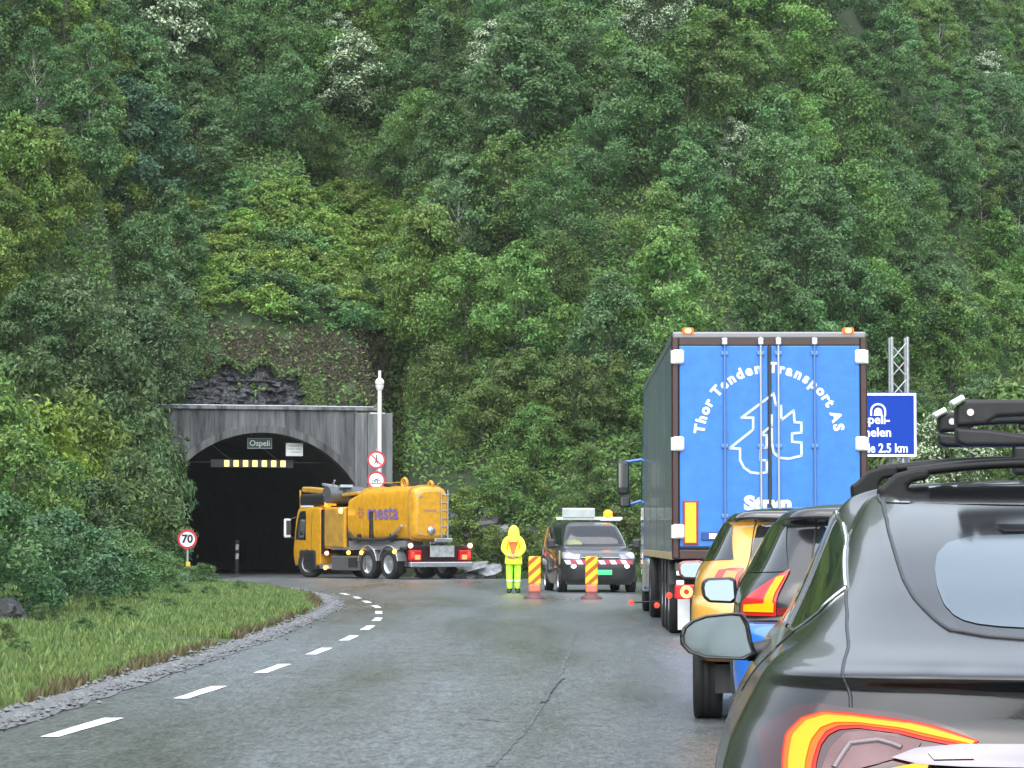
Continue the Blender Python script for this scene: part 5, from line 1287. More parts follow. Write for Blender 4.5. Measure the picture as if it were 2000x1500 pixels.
# ------------------------------------------------------------------ striped marker boards on the road
M_sy = mat('stripe_yellow', (.85, .56, .015), .4); M_so = mat('stripe_orange', (.40, .10, .012), .4)
def marker(px, py, label):
    Yd = CAM_H * 6000 / (py - 1058); x = (px - 1000) / 6000 * Yd
    o = thing('marker_board', label, 'traffic marker', (x, Yd, .012), 0, 'striped marker boards on the road')
    w, h, d = .135, .92, .05
    MB().lathe([(.24, 0), (.23, .05), (.15, .085), (.13, .14), (.001, .14)], 20).build('base', mat('base_rubber', (.09, .03, .03), .5), o)
    MB().box((0, 0, .23), (.26, .12, .20)).build('foot', mat('marker_pinkish', (.62, .17, .10), .4), o, bevel=.05, seg=3)
    # board with raised diagonal stripes
    MB().box((0, 0, (h + .3) / 2), (2 * w, .09, h - .3)).build('board', M_sy, o, bevel=.04, seg=3)
    z = .22
    while z < h + .05:
        lo_, hi_ = z, z + .105; sl = .24
        poly = []
        for xx in (-w, w):
            pass
        a = [(-w, lo_), (w, lo_ + sl), (w, hi_ + sl), (-w, hi_)]
        # clip to the board
        n_ = 12; top, bot = [], []
        for k in range(n_ + 1):
            xx = -w + 2 * w * k / n_; zz0, zz1 = lo_ + sl * k / n_, hi_ + sl * k / n_
            zz0, zz1 = max(.31, min(h - .005, zz0)), max(.31, min(h - .005, zz1))
            bot.append((xx, zz0)); top.append((xx, zz1))
        mb = MB()
        for k in range(n_):
            if top[k][1] - bot[k][1] < .002 and top[k + 1][1] - bot[k + 1][1] < .002: continue
            mb.prism([bot[k], bot[k + 1], top[k + 1], top[k]], -.0485, -.0445)
        if mb.v: mb.build('stripe', M_so, o)
        z += .24
    return o
marker(1044, 1170, 'yellow and orange striped marker board beside the hooded person')
marker(1155, 1171, 'yellow and orange striped marker board in front of the van')

# ------------------------------------------------------------------ person in hi-vis
M_hv = mat('hivis_yellow', (.80, .88, .03), .55, col2=(.86, .92, .06), nscale=5, bump=.9, bscale=5)
M_hvg = mat('hivis_lime', (.42, .88, .03), .55, col2=(.54, .92, .07), nscale=5, bump=.9, bscale=5)
M_hvo = mat('hivis_orange', (.90, .14, .025), .55)
M_skin = mat('skin', (.55, .30, .20), .5)
M_boot = mat('boot', (.02, .02, .022), .4)
M_refl = mat('reflective_band', (.62, .64, .62), .35)
def skinned(name, verts, edges, radii, mats, parent, level=2, mi=None, root=0):
    me = bpy.data.meshes.new(name); me.from_pydata(verts, edges, [])
    o = bpy.data.objects.new(name, me); C.objects.link(o)
    sk = o.modifiers.new('skin', 'SKIN'); me.skin_vertices.new() if not me.skin_vertices else None
    for i, r_ in enumerate(radii): me.skin_vertices[0].data[i].radius = r_ if isinstance(r_, tuple) else (r_, r_)
    for i in range(len(verts)): me.skin_vertices[0].data[i].use_root = (i == root)
    sb = o.modifiers.new('sub', 'SUBSURF'); sb.levels = level; sb.render_levels = level
    dg = bpy.context.evaluated_depsgraph_get(); dg.update(); ev = o.evaluated_get(dg)
    m2 = bpy.data.meshes.new_from_object(ev); bpy.data.objects.remove(o); m2.name = name
    m2.materials.clear()
    for m in mats: m2.materials.append(m)
    for p in m2.polygons:
        p.use_smooth = True; p.material_index = mi(p.center) if mi else 0
    return link(name, m2, parent)
def person(name, label, loc, rz, s=1.0):
    o = thing(name, label, 'person', loc, rz); o.scale = (s, s, s)
    V_ = [(0, 0, .93), (0, .01, 1.12), (0, .02, 1.30), (0, .03, 1.43), (0, .06, 1.53), (0, .09, 1.62), (0, .10, 1.70),      # pelvis .. head   (faces +y)
          (-.10, 0, .88), (-.115, .02, .50), (-.10, -.01, .10), (-.11, .10, .05),                         # left leg
          (.10, 0, .88), (.105, .03, .50), (.09, -.0, .10), (.13, .11, .05),
          (-.19, .0, 1.40), (-.275, -.03, 1.15), (-.12, -.17, .98), (-.06, -.185, .965),                   # left arm, hands clasped at the back
          (.19, .0, 1.40), (.275, -.03, 1.15), (.16, -.17, .98), (.08, -.19, .955)]
    E_ = [(0, 1), (1, 2), (2, 3), (3, 4), (4, 5), (5, 6), (0, 7), (7, 8), (8, 9), (9, 10), (0, 11), (11, 12), (12, 13), (13, 14), (3, 15), (15, 16), (16, 17), (17, 18), (3, 19), (19, 20), (20, 21), (21, 22)]
    R_ = [(.19, .14), (.185, .135), (.20, .14), (.17, .12), .075, .098, .085, (.118, .12), .098, .076, .055, (.118, .12), .098, .076, .055, .105, .085, .055, .04, .105, .085, .055, .04]
    def mi(c):
        if c.z < .13: return 2
        if c.y < -.10 and .88 < c.z < 1.02 and abs(c.x) < .14: return 3
        if c.z > 1.56: return 3
        return 0 if c.z > .80 else 1
    b = skinned('body', V_, E_, R_, [M_hv, M_hvg, M_boot, M_skin], o, 2, mi)
    # jacket hem and hood
    MB().lathe([(.205, .76), (.215, .80), (.205, .95), (.2, 1.0)], 24, 0, Matrix.Diagonal((1.08, .78, 1, 1))).build('jacket_hem', M_hv, o)
    MB().lathe([(.16, -.19), (.158, -.08), (.145, .02), (.115, .10), (.06, .165), (.001, .185)], 20, 0, Matrix.Translation((0, .07, 1.61)) @ Matrix.Rotation(-.12, 4, 'X') @ Matrix.Diagonal((1.0, 1.08, 1, 1))).build('hood', M_hv, o)
    MB().lathe([(.215, -.09), (.19, .0), (.15, .06)], 20, 0, Matrix.Translation((0, .04, 1.44)) @ Matrix.Diagonal((1.0, .85, 1, 1))).build('collar', M_hv, o)
    # orange wedge on the back, lying just off the jacket
    dg = bpy.context.evaluated_depsgraph_get(); dg.update()
    def on(x, z):
        ok, l, n, _ = b.ray_cast(Vector((x, -1.5, z)), Vector((0, 1, 0))); return Vector((x, (l.y if ok else -.15) - .012, z))
    rowsz = np.linspace(1.395, 1.03, 9); mb = MB(); P_ = []
    for z in rowsz:
        k = (1.395 - z) / .365; w = .145 * (1 - k) + .04 * k
        P_ += [on(-w + 2 * w * i / 4, z) for i in range(5)]
    mb.add(P_, [(j * 5 + i, j * 5 + i + 1, j * 5 + i + 6, j * 5 + i + 5) for j in range(8) for i in range(4)], 0, True); mb.build('back_patch', M_hvo, o)
    for sx in (-1, 1):
        hand = MB(); hx = sx * .07
        Vh = [(sx * .12, -.178, .975), (sx * .06, -.195, .962), (sx * .02, -.20, .957)]
        h_ = skinned('hand', Vh, [(0, 1), (1, 2)], [.030, .040, .034], [M_skin], o, 1)
        for k in range(4):
            z = .985 - .019 * k; L_ = (.065, .075, .07, .055)[k]
            skinned('finger', [(sx * .02, -.205, z), (sx * (.02 - L_ * .5), -.222 - .004 * (sx > 0), z - .004), (sx * (.02 - L_), -.212, z - .012)], [(0, 1), (1, 2)], [.0095, .009, .008], [M_skin], h_, 1)
        skinned('thumb', [(sx * .06, -.21, .985), (sx * .035, -.225, 1.005), (sx * .01, -.226, 1.008)], [(0, 1), (1, 2)], [.012, .011, .009], [M_skin], h_, 1)
        # reflective bands on the trouser legs
        MB().lathe([(.092, .30), (.094, .345)], 16, 0, Matrix.Translation((sx * .105, .0, 0)) @ Matrix.Diagonal((1, 1.05, 1, 1))).build('leg_band', M_refl, o)
        MB().box((sx * .118, .05, .05), (.10, .27, .09)).build('boot', M_boot, o, bevel=.035, seg=3)
    return o
Yp = CAM_H * 6000 / (1159 - 1058); person('person', 'person in bright yellow hooded rain suit with orange back wedge, hands clasped behind', ((1003 - 1000) / 6000 * Yp, Yp, .012), R(-6), .915)
# driver sitting in the van
dv = thing('person', 'person in a hi-vis yellow jacket sitting behind the van windscreen', 'person', vn.location + Matrix.Rotation(vr, 3, 'Z') @ Vector((.46, 2.75, .55)), vr)
skinned('body', [(0, 0, .22), (0, -.04, .45), (0, -.03, .66), (0, -.01, .78), (0, .0, .88), (-.18, 0, .66), (-.24, .16, .48), (-.14, .38, .52), (.18, 0, .66), (.24, .16, .48), (.14, .38, .52), (-.1, .3, .2), (.1, .3, .2)],
        [(0, 1), (1, 2), (2, 3), (3, 4), (2, 5), (5, 6), (6, 7), (2, 8), (8, 9), (9, 10), (0, 11), (0, 12)], [.17, .17, .16, .06, .1, .08, .06, .045, .08, .06, .045, .09, .09], [M_hv, M_skin], dv, 2, lambda c: 1 if c.z > .76 or c.y > .33 and c.z > .4 else 0)
MB().lathe([(.108, -.02), (.11, .05), (.07, .11), (.001, .125)], 16, 0, Matrix.Translation((0, -.01, .88))).build('hair', M_boot, dv)

# ------------------------------------------------------------------ cars in the queue
M_tes = mat('graphite_paint', (.008, .008, .009), .22, 0, .35, col2=(.012, .012, .013), nscale=6, bump=.03, bscale=160, spec=.4)
M_gloss = mat('gloss_black', (.012, .012, .013), .08, coat=.8)
M_hatch = mat('hatch_glass', (.012, .014, .016), .12, spec=.30)
M_pane = mat('hatch_pale_glass', (.050, .075, .095), .10, coat=.12, spec=.4)  # opaque pale blue, lighter than the border glass
M_mirror2 = mat('wet_mirror', (.15, .185, .205), .10, 1.0, bump=.006, bscale=40)
M_led = glow('led_orange', (1.0, .56, .0), .95)
M_ledred = glow('led_red_glow', (1.0, .03, .02), .55)  # red glow round the lamp band, painted as an emissive strip
M_lens = mat('grey_red_lens', (.15, .095, .10), .35, col2=(.10, .058, .062), nscale=6, emit=(1, .1, .08), estr=.05, spec=.3)
TES_ROWS = [  # z yr yf wr wm wf crx cry cfx cfy bow dzr dzf
    (.20, .30, 4.75, .82, .90, .78, .25, .30, .4, .4, .02, 0, 0),
    (.36, .08, 4.90, .92, .95, .84, .30, .34, .5, .5, .03, 0, 0),
    (.56, .00, 4.97, .985, .975, .88, .34, .42, .5, .55, .05, 0, 0),
    (.72, .075, 4.93, .955, .945, .88, .38, .50, .5, .6, .06, 0, 0),
    (.81, .115, 4.80, .915, .90, .86, .40, .54, .5, .6, .07, 0, 0),
    (.875, .115, 4.55, .88, .86, .83, .42, .56, .5, .6, .08, 0, 0),
    (.915, .06, 4.38, .855, .825, .81, .42, .58, .5, .6, .11, 0, 0),
    (.945, .15, 4.20, .82, .80, .79, .44, .56, .4, .5, .11, 0, 0),
    (.985, .34, 3.95, .755, .775, .755, .40, .50, .35, .4, .10, 0, 0),
    (1.04, .56, 3.72, .705, .748, .72, .34, .48, .3, .35, .10, 0, 0),
    (1.14, .92, 3.42, .645, .70, .67, .27, .46, .25, .3, .10, 0, 0),
    (1.24, 1.32, 3.18, .60, .655, .62, .22, .42, .2, .25, .09, 0, 0),
    (1.33, 1.76, 2.95, .55, .61, .56, .18, .36, .18, .2, .07, 0, 0),
    (1.395, 2.12, 2.75, .49, .55, .50, .18, .25, .15, .15, .05, 0, 0),
    (1.43, 2.30, 2.6, .34, .40, .36, .14, .12, .1, .1, .03, 0, 0),
    (1.445, 2.4, 2.5, .1, .12, .1, .05, .03, .03, .03, .01, 0, 0),
]
tx, ty, tyaw = 1.47, 7.35, -4.0
te = thing('black_car', 'dark grey hatchback car in front with lit tail lamp, roof bars and ski carriers', 'car', (tx, ty, 0), R(tyaw))
T = Shell(TES_ROWS)
T.body(M_tes, 'body', te, nv=110)
for sg in (1, -1):
    # side glass with bright trim
    lo_ = [(.392, 9.75), (.46, 9.15), (.53, 8.25), (.64, 8.2), (.80, 8.0)]; up_ = [(.398, 10.0), (.435, 10.9), (.50, 11.6), (.64, 12.1), (.80, 11.4)]
    sw = T.patch(lo_, up_, 'side_window', M_glass, te, .004, 30, 14, sg)
    T.line([(.80, 8.0), (.64, 8.2), (.53, 8.2), (.46, 9.1), (.388, 9.8)], .005, 'lower_trim', M_chrome, sw, .006, 40, sg)
    T.line([(.388, 9.8), (.400, 10.1), (.430, 10.9), (.50, 11.65), (.64, 12.15), (.80, 11.5)], .0075, 'upper_trim', M_chrome, sw, .008, 40, sg)
    T.line([(.60, 8.2), (.60, 12.0)], .014, 'window_post', M_gloss, sw, .006, 20, sg)
    # shut lines
    T.line([(.387, 9.75), (.370, 9.21), (.350, 7.92), (.322, 5.78), (.303, 4.5), (.281, 3.53), (.266, 2.89), (.258, 2.0), (.255, .8)], .0050, 'hatch_gap', M_black, te, .002, 70, sg)
    T.line([(.56, .9), (.575, 4), (.56, 7.0), (.53, 8.2)], .004, 'door_gap', M_black, te, .002, 40, sg)
    # tail lamp: lens, lit band with its glow painted as nested strips, inner reflector
    top = [(.380, 3.53), (.365, 3.85), (.349, 4.36), (.330, 4.50), (.300, 4.39), (.265, 4.28), (.212, 3.96), (.177, 3.66), (.155, 3.42)]
    bot = [(.378, 3.40), (.362, 2.95), (.348, 2.55), (.330, 2.40), (.300, 2.42), (.265, 2.55), (.215, 2.85), (.180, 3.15), (.155, 3.36)]
    ln = T.patch(top, bot, 'tail_lamp', mat('smoked_lens', (.022, .006, .007), .14, coat=.3, emit=(1, .03, .02), estr=.03), te, .006, 40, 12, sg)
    bo = [(.322, 2.45), (.331, 2.9), (.337, 3.43), (.331, 3.90), (.317, 4.14), (.290, 4.10), (.260, 3.99), (.215, 3.76), (.180, 3.52), (.160, 3.40)]
    bi = [(.304, 2.50), (.309, 2.9), (.311, 3.30), (.309, 3.62), (.301, 3.80), (.284, 3.84), (.258, 3.74), (.216, 3.52), (.182, 3.38), (.163, 3.30)]
    oo = [(.326, 2.42), (.336, 2.9), (.343, 3.47), (.336, 4.00), (.319, 4.24), (.290, 4.20), (.260, 4.08), (.213, 3.85), (.178, 3.58), (.156, 3.42)]
    ii = [(.298, 2.55), (.303, 2.9), (.305, 3.24), (.303, 3.50), (.297, 3.66), (.283, 3.72), (.257, 3.62), (.217, 3.42), (.184, 3.30), (.166, 3.24)]
    T.patch(oo, ii, 'red_glow_strip', M_ledred, ln, .0085, 48, 6, sg)
    mid = lambda p, q, f: [(a[0] * (1 - f) + b[0] * f, a[1] * (1 - f) + b[1] * f) for a, b in zip(p, q)]
    T.patch(mid(bo, bi, -.12), mid(bo, bi, 1.12), 'orange_glow_strip', glow('led_orange_glow', (1.0, .20, .0), .75), ln, .0105, 48, 6, sg)
    T.patch(mid(bo, bi, .14), mid(bo, bi, .86), 'light_band', M_led, ln, .0135, 48, 6, sg)
    T.patch([(.325, 2.44), (.26, 2.52), (.20, 2.80)], [(.318, 2.62), (.26, 2.70), (.20, 2.95)], 'lower_band', M_led, ln, .0125, 20, 3, sg)
    T.patch([(.296, 2.70), (.296, 3.2), (.290, 3.58), (.278, 3.63), (.25, 3.50), (.218, 3.36)], [(.290, 2.70), (.28, 2.75), (.265, 2.8), (.25, 2.9), (.235, 3.0), (.218, 3.18)], 'inner_reflector', M_lens, ln, .0095, 24, 10, sg)
    T.line([(.286, 2.8), (.282, 3.3), (.262, 3.40), (.236, 3.22)], .009, 'reflector_rim', mat('reflector_rim', (.16, .13, .14), .4, .3), ln, .012, 30, sg)
    # bright bar with reflector inset, over the plate
    cb = T.patch([(.240, 3.00), (.220, 3.20), (.175, 3.31), (.110, 3.33), (0, 3.33)], [(.240, 2.985), (.210, 2.87), (.165, 2.84), (.105, 2.84), (0, 2.84)], 'bright_bar', mat('satin_chrome', (.115, .115, .13), .22, 1.0), te, .014, 30, 8, sg)
    T.patch([(.206, 3.10), (.165, 3.13)], [(.196, 2.95), (.155, 2.98)], 'reflector_inset', mat('inset_red_grey', (.22, .10, .10), .2, coat=1.0), cb, .018, 8, 4, sg)
    # hatch glass: dark border, paler blue middle, black seam
    T.patch([(0, 11.99), (.05, 11.99), (.15, 12.0), (.26, 12.3), (.34, 12.5)], [(0, 8.33), (.06, 8.33), (.145, 8.35), (.205, 8.46), (.255, 8.67)], 'hatch_border', M_hatch, te, .003, 6, 6, sg) if False else None
    gl = T.patch([(0, 12.3), (.10, 12.33), (.20, 12.42), (.28, 12.5), (.318, 12.2), (.318, 11.78), (.305, 10.81), (.295, 10.06), (.285, 9.64), (.270, 9.21)], [(0, 8.33), (.05, 8.33), (.10, 8.34), (.145, 8.36), (.18, 8.40), (.205, 8.46), (.225, 8.54), (.245, 8.63), (.258, 8.80), (.268, 9.10)], 'rear_window', M_hatch, te, .003, 40, 26, sg)
    T.patch([(0, 11.28), (.06, 11.28), (.13, 11.25), (.165, 11.24), (.215, 11.03), (.240, 10.70), (.252, 10.3), (.256, 9.85), (.254, 9.45)], [(0, 8.76), (.06, 8.77), (.10, 8.77), (.135, 8.78), (.175, 8.82), (.210, 8.90), (.232, 9.02), (.246, 9.18), (.252, 9.35)], 'pale_pane', M_pane, gl, .0055, 36, 20, sg)
    T.line([(.415, 13.17), (.352, 12.5), (.322, 11.78), (.306, 10.81), (.296, 10.06), (.286, 9.64), (.271, 9.21), (.256, 8.69), (.206, 8.47), (.146, 8.36), (.07, 8.33), (0, 8.33)], .0062, 'hatch_seam', M_black, te, .003, 90, sg)
    T.patch([(0, 13.9), (.2, 13.9), (.40, 13.4)], [(0, 12.38), (.2, 12.45), (.345, 12.55)], 'roof_glass', M_gloss, te, .003, 14, 10, sg)
    T.patch([(0, 11.55), (.115, 11.55)], [(0, 11.32), (.105, 11.32)], 'high_brake_light', M_gloss, te, .010, 10, 4, sg)
    # mirrors
mrow = [(1335, 1242), (1340, 1227), (1355, 1215), (1380, 1206), (1430, 1201), (1447, 1203), (1457, 1222), (1462, 1250), (1470, 1275), (1450, 1285), (1380, 1282), (1350, 1272), (1336, 1257)]
Rz = Matrix.Rotation(-R(tyaw), 4, 'Z')
def tl(px, py, Yd): return Rz @ (at(px, py, Yd) - Vector((tx, ty, 0)))
mg = [tl(px, py, 10.25) for px, py in mrow]
for sg in (1, -1):
    c0 = sum(mg, Vector()) / len(mg); f = lambda p, k, dy: Vector((sg * (c0.x + (p.x - c0.x) * k), c0.y + (p.y - c0.y) * k + dy, c0.z + (p.z - c0.z) * k))
    mb = MB(); n = len(mg); rings = [(1.0, .0), (1.10, -.005), (1.12, .02), (1.10, .09), (.95, .16), (.6, .215), (.2, .23)]
    vs2 = [f(p, k, d) for k, d in rings for p in mg]
    mb.add(vs2, [(j * n + i, j * n + (i + 1) % n, (j + 1) * n + (i + 1) % n, (j + 1) * n + i) for j in range(len(rings) - 1) for i in range(n)], 0, True); mb.add(vs2[-n:], [tuple(range(n))])
    mr = mb.build('mirror', M_tes, te)
    MB().add([f(p, .985, .004) for p in mg], [tuple(range(n))]).build('mirror_glass', M_mirror2, mr)
    mb = MB(); vs3 = [f(p, k, .002) for k in (.96, 1.09) for p in mg]; mb.add(vs3, [(i, (i + 1) % n, n + (i + 1) % n, n + i) for i in range(n)]); mb.build('mirror_rim', M_black, mr)
    MB().tube((sg * (c0.x + .10), c0.y + .10, c0.z - .06), (sg * -.76, c0.y + .12, c0.z - .045), .030, .045).build('mirror_arm', M_black, mr)
for y in (.98, 3.94):
    for sx in (-1, 1): wheel(te, (sx * .83, y, .35), .35, .245, M_alu, 0, sx)
MB().box((0, 2.4, .30), (1.5, 4.0, .2)).build('floor_pan', M_darkmetal, te)
MB().box((-.62, .98, .40), (.5, .78, .5)).box((.62, .98, .40), (.5, .78, .5)).build('wheel_well', M_black, te)
# roof bars on feet, ski carriers clamped on top
mat('matt_black', (.010, .010, .011), .5, spec=.25)
def foot(px_top, px_bot, Yd, name='bar_foot'):
    for sg in (1, -1):
        a = tl(*px_top, Yd); b = tl(*px_bot, Yd)
        mb = MB()
        prof_ = [(b.x - .035, b.z - .02), (b.x - .04, b.z + .03), (b.x - .02, a.z - .055), (b.x + .02, a.z - .018), (a.x + .06, a.z), (a.x + .10, a.z), (a.x + .10, a.z - .035), (a.x + .05, a.z - .045), (b.x + .055, b.z + .035), (b.x + .065, b.z - .02)]
        mb.prism([(sg * x, z) for x, z in prof_], a.y - .045, a.y + .045)
        mb.build(name, MATS['matt_black'], te, bevel=.014, seg=3)
    return tl(*px_top, Yd)
a1 = foot((1752, 914), (1737, 972), 9.75); a2 = foot((1694, 910), (1684, 966), 10.35)
for a_ in (a1, a2):
    mb = MB(); N_ = 14; pr = [(-.042, 0), (-.034, .013), (0, .018), (.034, .013), (.042, 0), (.034, -.012), (0, -.015), (-.034, -.012)]
    vs4 = []
    for k in range(N_ + 1):
        x = a_.x + .03 + (-2 * (a_.x + .03)) * k / N_; arch = .030 * math.sin(math.pi * k / N_)
        vs4 += [(x, a_.y + p_[0], a_.z - .016 + arch + p_[1]) for p_ in pr]
    m_ = len(pr)
    mb.add(vs4, [(j * m_ + i, j * m_ + (i + 1) % m_, (j + 1) * m_ + (i + 1) % m_, (j + 1) * m_ + i) for j in range(N_) for i in range(m_)], 0, True)
    mb.build('roof_bar', MATS['matt_black'], te)
M_car = mat('carrier_plastic', (.014, .0145, .016), .42, spec=.3, col2=(.022, .022, .024), nscale=18)
def carrier(px0, py0, py1, Yd, aY):
    p = tl(px0, py0, Yd); q = tl(px0, py1, Yd); h = p.z - q.z; x0 = p.x; L_ = .66; y = aY
    ob = node('ski_carrier', te, (x0, y, q.z))
    # lower and upper jaw, hinge end to the left, latch button, strip of silver
    lo2 = [(.0, h * .08), (.03, 0), (L_, -.0), (L_, h * .30), (.20, h * .26), (.10, h * .36), (0, h * .40)]
    up2 = [(.0, h * .42), (.0, h * .86), (.035, h), (L_, h * 1.0), (L_, h * .72), (.24, h * .66), (.13, h * .62), (.09, h * .46)]
    MB().prism(lo2, -.05, .05).build('lower_jaw', M_car, ob, bevel=.012, seg=3)
    MB().prism(up2, -.05, .05).build('upper_jaw', M_car, ob, bevel=.012, seg=3)
    MB().box((L_ / 2 + .12, 0, h * .58), (L_ - .30, .07, h * .17)).build('rubber_pad', mat('rubber_grey', (.05, .053, .056), .5), ob, bevel=.012)
    MB().box((L_ / 2 + .14, 0, h * .36), (L_ - .26, .07, h * .13)).build('rubber_pad', MATS['rubber_grey'], ob, bevel=.012)
    MB().box((.005, -.02, h * .98), (.045, .11, .018), (0, -.5, 0)).build('latch', M_white, ob, bevel=.006)
    disc(MB(), (.045, -.053, h * .72), .011, .01, 14).build('button', M_alu, ob)
    MB().box((.30, .0, -.045), (.10, .09, .10)).build('clamp', M_black, ob, bevel=.012)
    return ob
carrier(1864, 782, 872, 9.75, a1.y); carrier(1830, 806, 874, 10.35, a2.y)

# ------------------------------------------------------------------ blue hatchback with black roof
def hatch_rows(H, W, L_, lift=0.0):
    h, w = H / 1.44, W / 1.78
    rows = [(.22 + lift, .18, L_ - .2, .78, .86, .74, .2, .2, .4, .4, .03), (.40 + lift * .5, .03, L_ - .05, .85, .885, .82, .24, .24, .5, .5, .05), (.60, .0, L_, .875, .89, .84, .26, .28, .5, .55, .05), (.76, .02, L_ - .06, .875, .885, .83, .28, .30, .5, .6, .05),
            (.815, .06, L_ - .2, .865, .88, .82, .28, .32, .5, .6, .05), (.835, .19, L_ - .3, .85, .875, .81, .28, .30, .5, .6, .05), (.93, .20, L_ - .6, .84, .865, .80, .28, .34, .5, .6, .05),
            (1.01, .22, L_ - .9, .80, .845, .78, .28, .36, .4, .5, .06), (1.08, .28, L_ - 1.2, .745, .80, .74, .26, .34, .3, .4, .06), (1.20, .42, L_ - 1.5, .68, .735, .67, .22, .30, .25, .3, .06), (1.31, .56, L_ - 1.8, .625, .67, .60, .18, .26, .2, .25, .05),
            (1.355, .50, L_ - 1.95, .60, .63, .56, .17, .22, .15, .2, .04), (1.395, .52, L_ - 2.1, .55, .58, .50, .15, .20, .15, .2, .03), (1.43, .85, L_ - 2.4, .36, .40, .34, .12, .15, .1, .1, .02), (1.44, 1.2, L_ - 2.7, .12, .15, .12, .05, .05, .05, .05, 0)]
    return [(r[0] * h, r[1], r[2], r[3] * w, r[4] * w, r[5] * w, r[6] * w, r[7], r[8] * w, r[9], r[10], 0, 0) for r in rows]
M_dk = rain('hatch_dark_paint', (.009, .010, .011), .25, .4)
def hatchback(name, label, loc, yaw, H, W, L_, paint, black_above, pillar=True, lift=0.0):
    o = thing(name, label, 'car', loc, R(yaw)); S = Shell(hatch_rows(H, W, L_, lift))
    S.body([paint, M_gloss if pillar else M_dk], 'body', o, nv=80, fm=lambda t, v: 1 if v > black_above else 0)
    for sg in (1, -1):
        S.patch([(0, 10.3), (.1, 10.3), (.19, 10.25), (.235, 10.0), (.245, 9.0), (.245, 8.3)], [(0, 6.2), (.1, 6.2), (.16, 6.25), (.20, 6.4), (.225, 6.8), (.238, 7.6)], 'rear_window', M_glass, o, .004, 20, 16, sg)
        S.patch([(.30, 8.0), (.45, 7.9), (.80, 7.7)], [(.37, 10.0), (.47, 10.4), (.80, 10.2)], 'side_window', M_glass, o, .004, 18, 12, sg)
        S.line([(.255, 4.9), (.25, 5.5), (.243, 7), (.25, 9), (.245, 10.6)], .005, 'hatch_gap', M_black, o, .002, 40, sg)
        S.line([(0, 4.3), (.2, 4.3), (.34, 4.25)], .006, 'bumper_gap', M_black, o, .002, 30, sg)
        S.line([(.56, .8), (.57, 4), (.56, 7.8)], .005, 'door_gap', M_black, o, .002, 30, sg)
        for y in (.80,):
            wheel(o, (-sg * (W / 2 - .12), y, .33), .33, .205, M_alu, 0, -sg)
        MB().box((-sg * (W / 2 - .32), .80, .58), (.5, .78, .3)).build('wheel_well', M_black, o)
    MB().box((0, L_ / 2, .30), (W - .35, L_ - .9, .2)).build('floor_pan', M_darkmetal, o)
    return o, S
def mirror_box(o, loc, w, h, shell, sg=1, yaw=0.0):
    mr = MB().prism([(-w / 2, h * .1), (-w * .46, -h * .25), (-w * .3, -h * .46), (w * .38, -h * .5), (w * .5, -h * .35), (w * .46, h * .42), (w * .3, h * .5), (-w * .35, h * .46), (-w * .47, h * .34)], 0, .13).build('mirror', shell, o, loc=loc, bevel=.02, seg=3)
    k = .80
    MB().prism([(x * k, z * k) for x, z in [(-w / 2, h * .1), (-w * .46, -h * .25), (-w * .3, -h * .46), (w * .38, -h * .5), (w * .5, -h * .35), (w * .46, h * .42), (w * .3, h * .5), (-w * .35, h * .46), (-w * .47, h * .34)]], -.004, .004).build('mirror_glass', M_mirror2, mr, loc=(0, -.02, 0), rot=(-.10, 0, 0))
    MB().tube((w * .3, .07, -h * .3), (w * .5 + .14, .09, -h * .35), .025).build('mirror_arm', M_black, mr)
    return mr
M_bluecar = rain('car_blue', (.012, .13, .55), .25)
M_yelcar = rain('car_yellow', (.55, .29, .05), .3, .6)
bl_, bS = hatchback('dark_hatchback', 'dark hatchback with blue lower body between the yellow car and the near dark grey car', (1.99, 15.5, 0), -4.3, 1.46, 1.78, 4.25, M_bluecar, 4.55, False)
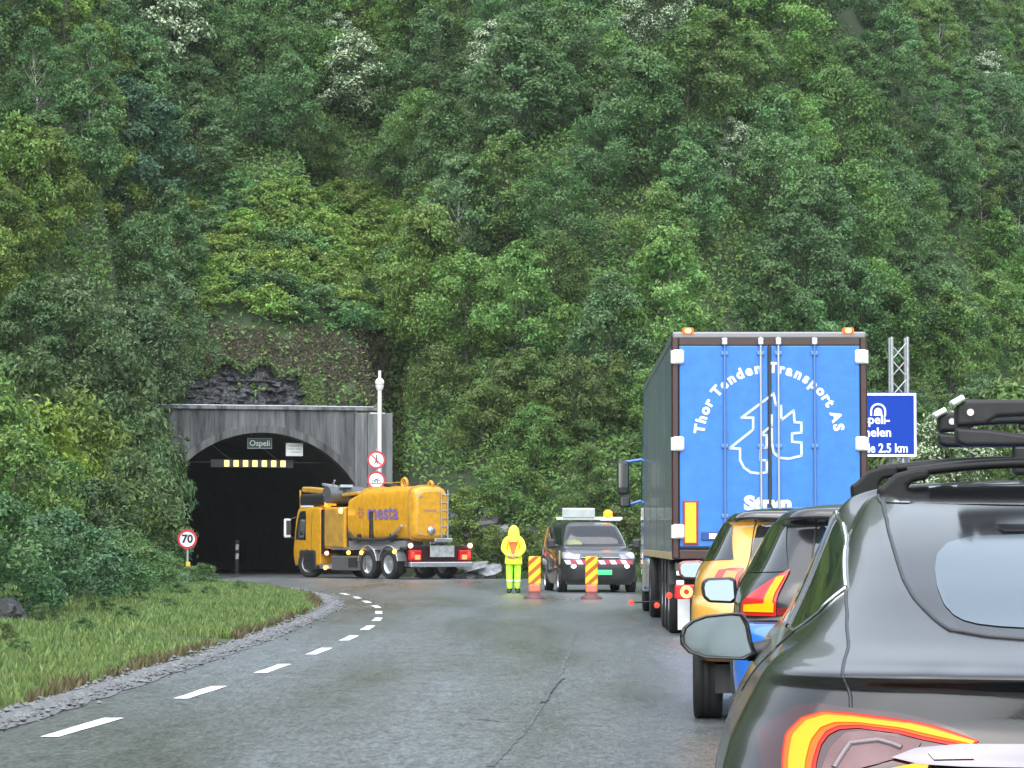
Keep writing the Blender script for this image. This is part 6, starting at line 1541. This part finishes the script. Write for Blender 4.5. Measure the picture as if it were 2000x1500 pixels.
for sg in (1, -1):
    ln = bS.patch([(.405, 5.9), (.375, 6.4), (.345, 7.1), (.320, 7.8), (.300, 8.1)], [(.405, 5.35), (.375, 5.3), (.345, 5.3), (.320, 5.3), (.290, 5.3)], 'tail_lamp', M_redlens, bl_, .008, 16, 10, sg)
    bS.patch([(.322, 7.5), (.303, 7.7)], [(.322, 5.6), (.300, 5.6)], 'light_band', M_led, ln, .014, 4, 10, sg)
    bS.patch([(.385, 5.78), (.296, 5.9)], [(.385, 5.48), (.296, 5.48)], 'light_band', M_led, ln, .016, 10, 4, sg)
    bS.patch([(.289, 5.7), (.0, 5.7)], [(.289, 5.35), (.0, 5.35)], 'lamp_strip', mat('dark_red_strip', (.16, .006, .01), .12, coat=1.0), ln, .008, 10, 4, sg)
for sg in (1, -1):
    wheel(bl_, (-sg * .76, 3.35, .33), .33, .205, M_alu, 0, -sg)
Rb = lambda o: o.matrix_basis.inverted()
bpy.context.view_layer.update()
l = Rb(bl_) @ at(1405, 1153, 18.0); mirror_box(bl_, l, .215, .155, M_black); mirror_box(bl_, (-l.x, l.y, l.z), .215, .155, M_black)
ye_, yS = hatchback('yellow_car', 'yellow car with black roof ahead of the dark hatchback', (2.10, 20.9, 0), -4.3, 1.50, 1.80, 4.2, M_yelcar, 10.35, True, .19)
for sg in (1, -1):
    ln = yS.patch([(.33, 7.0), (.29, 7.2), (.25, 7.2)], [(.33, 5.5), (.29, 5.4), (.25, 5.4)], 'tail_lamp', M_redlens, ye_, .008, 10, 8, sg)
    yS.patch([(.30, 6.9), (.262, 6.9)], [(.30, 5.8), (.262, 5.8)], 'brake_light', glow('brake_orange', (1, .16, .06), 4.5), ln, .014, 6, 6, sg)
    wheel(ye_, (-sg * .79, 3.35, .33), .33, .205, M_alu, 0, -sg)
bpy.context.view_layer.update()
l = Rb(ye_) @ at(1350, 1113, 23.6); mirror_box(ye_, l, .205, .145, mat('mirror_reddish', (.25, .07, .05), .3, coat=.6)); mirror_box(ye_, (-l.x, l.y, l.z), .205, .145, MATS['mirror_reddish'])
bpy.context.view_layer.update()
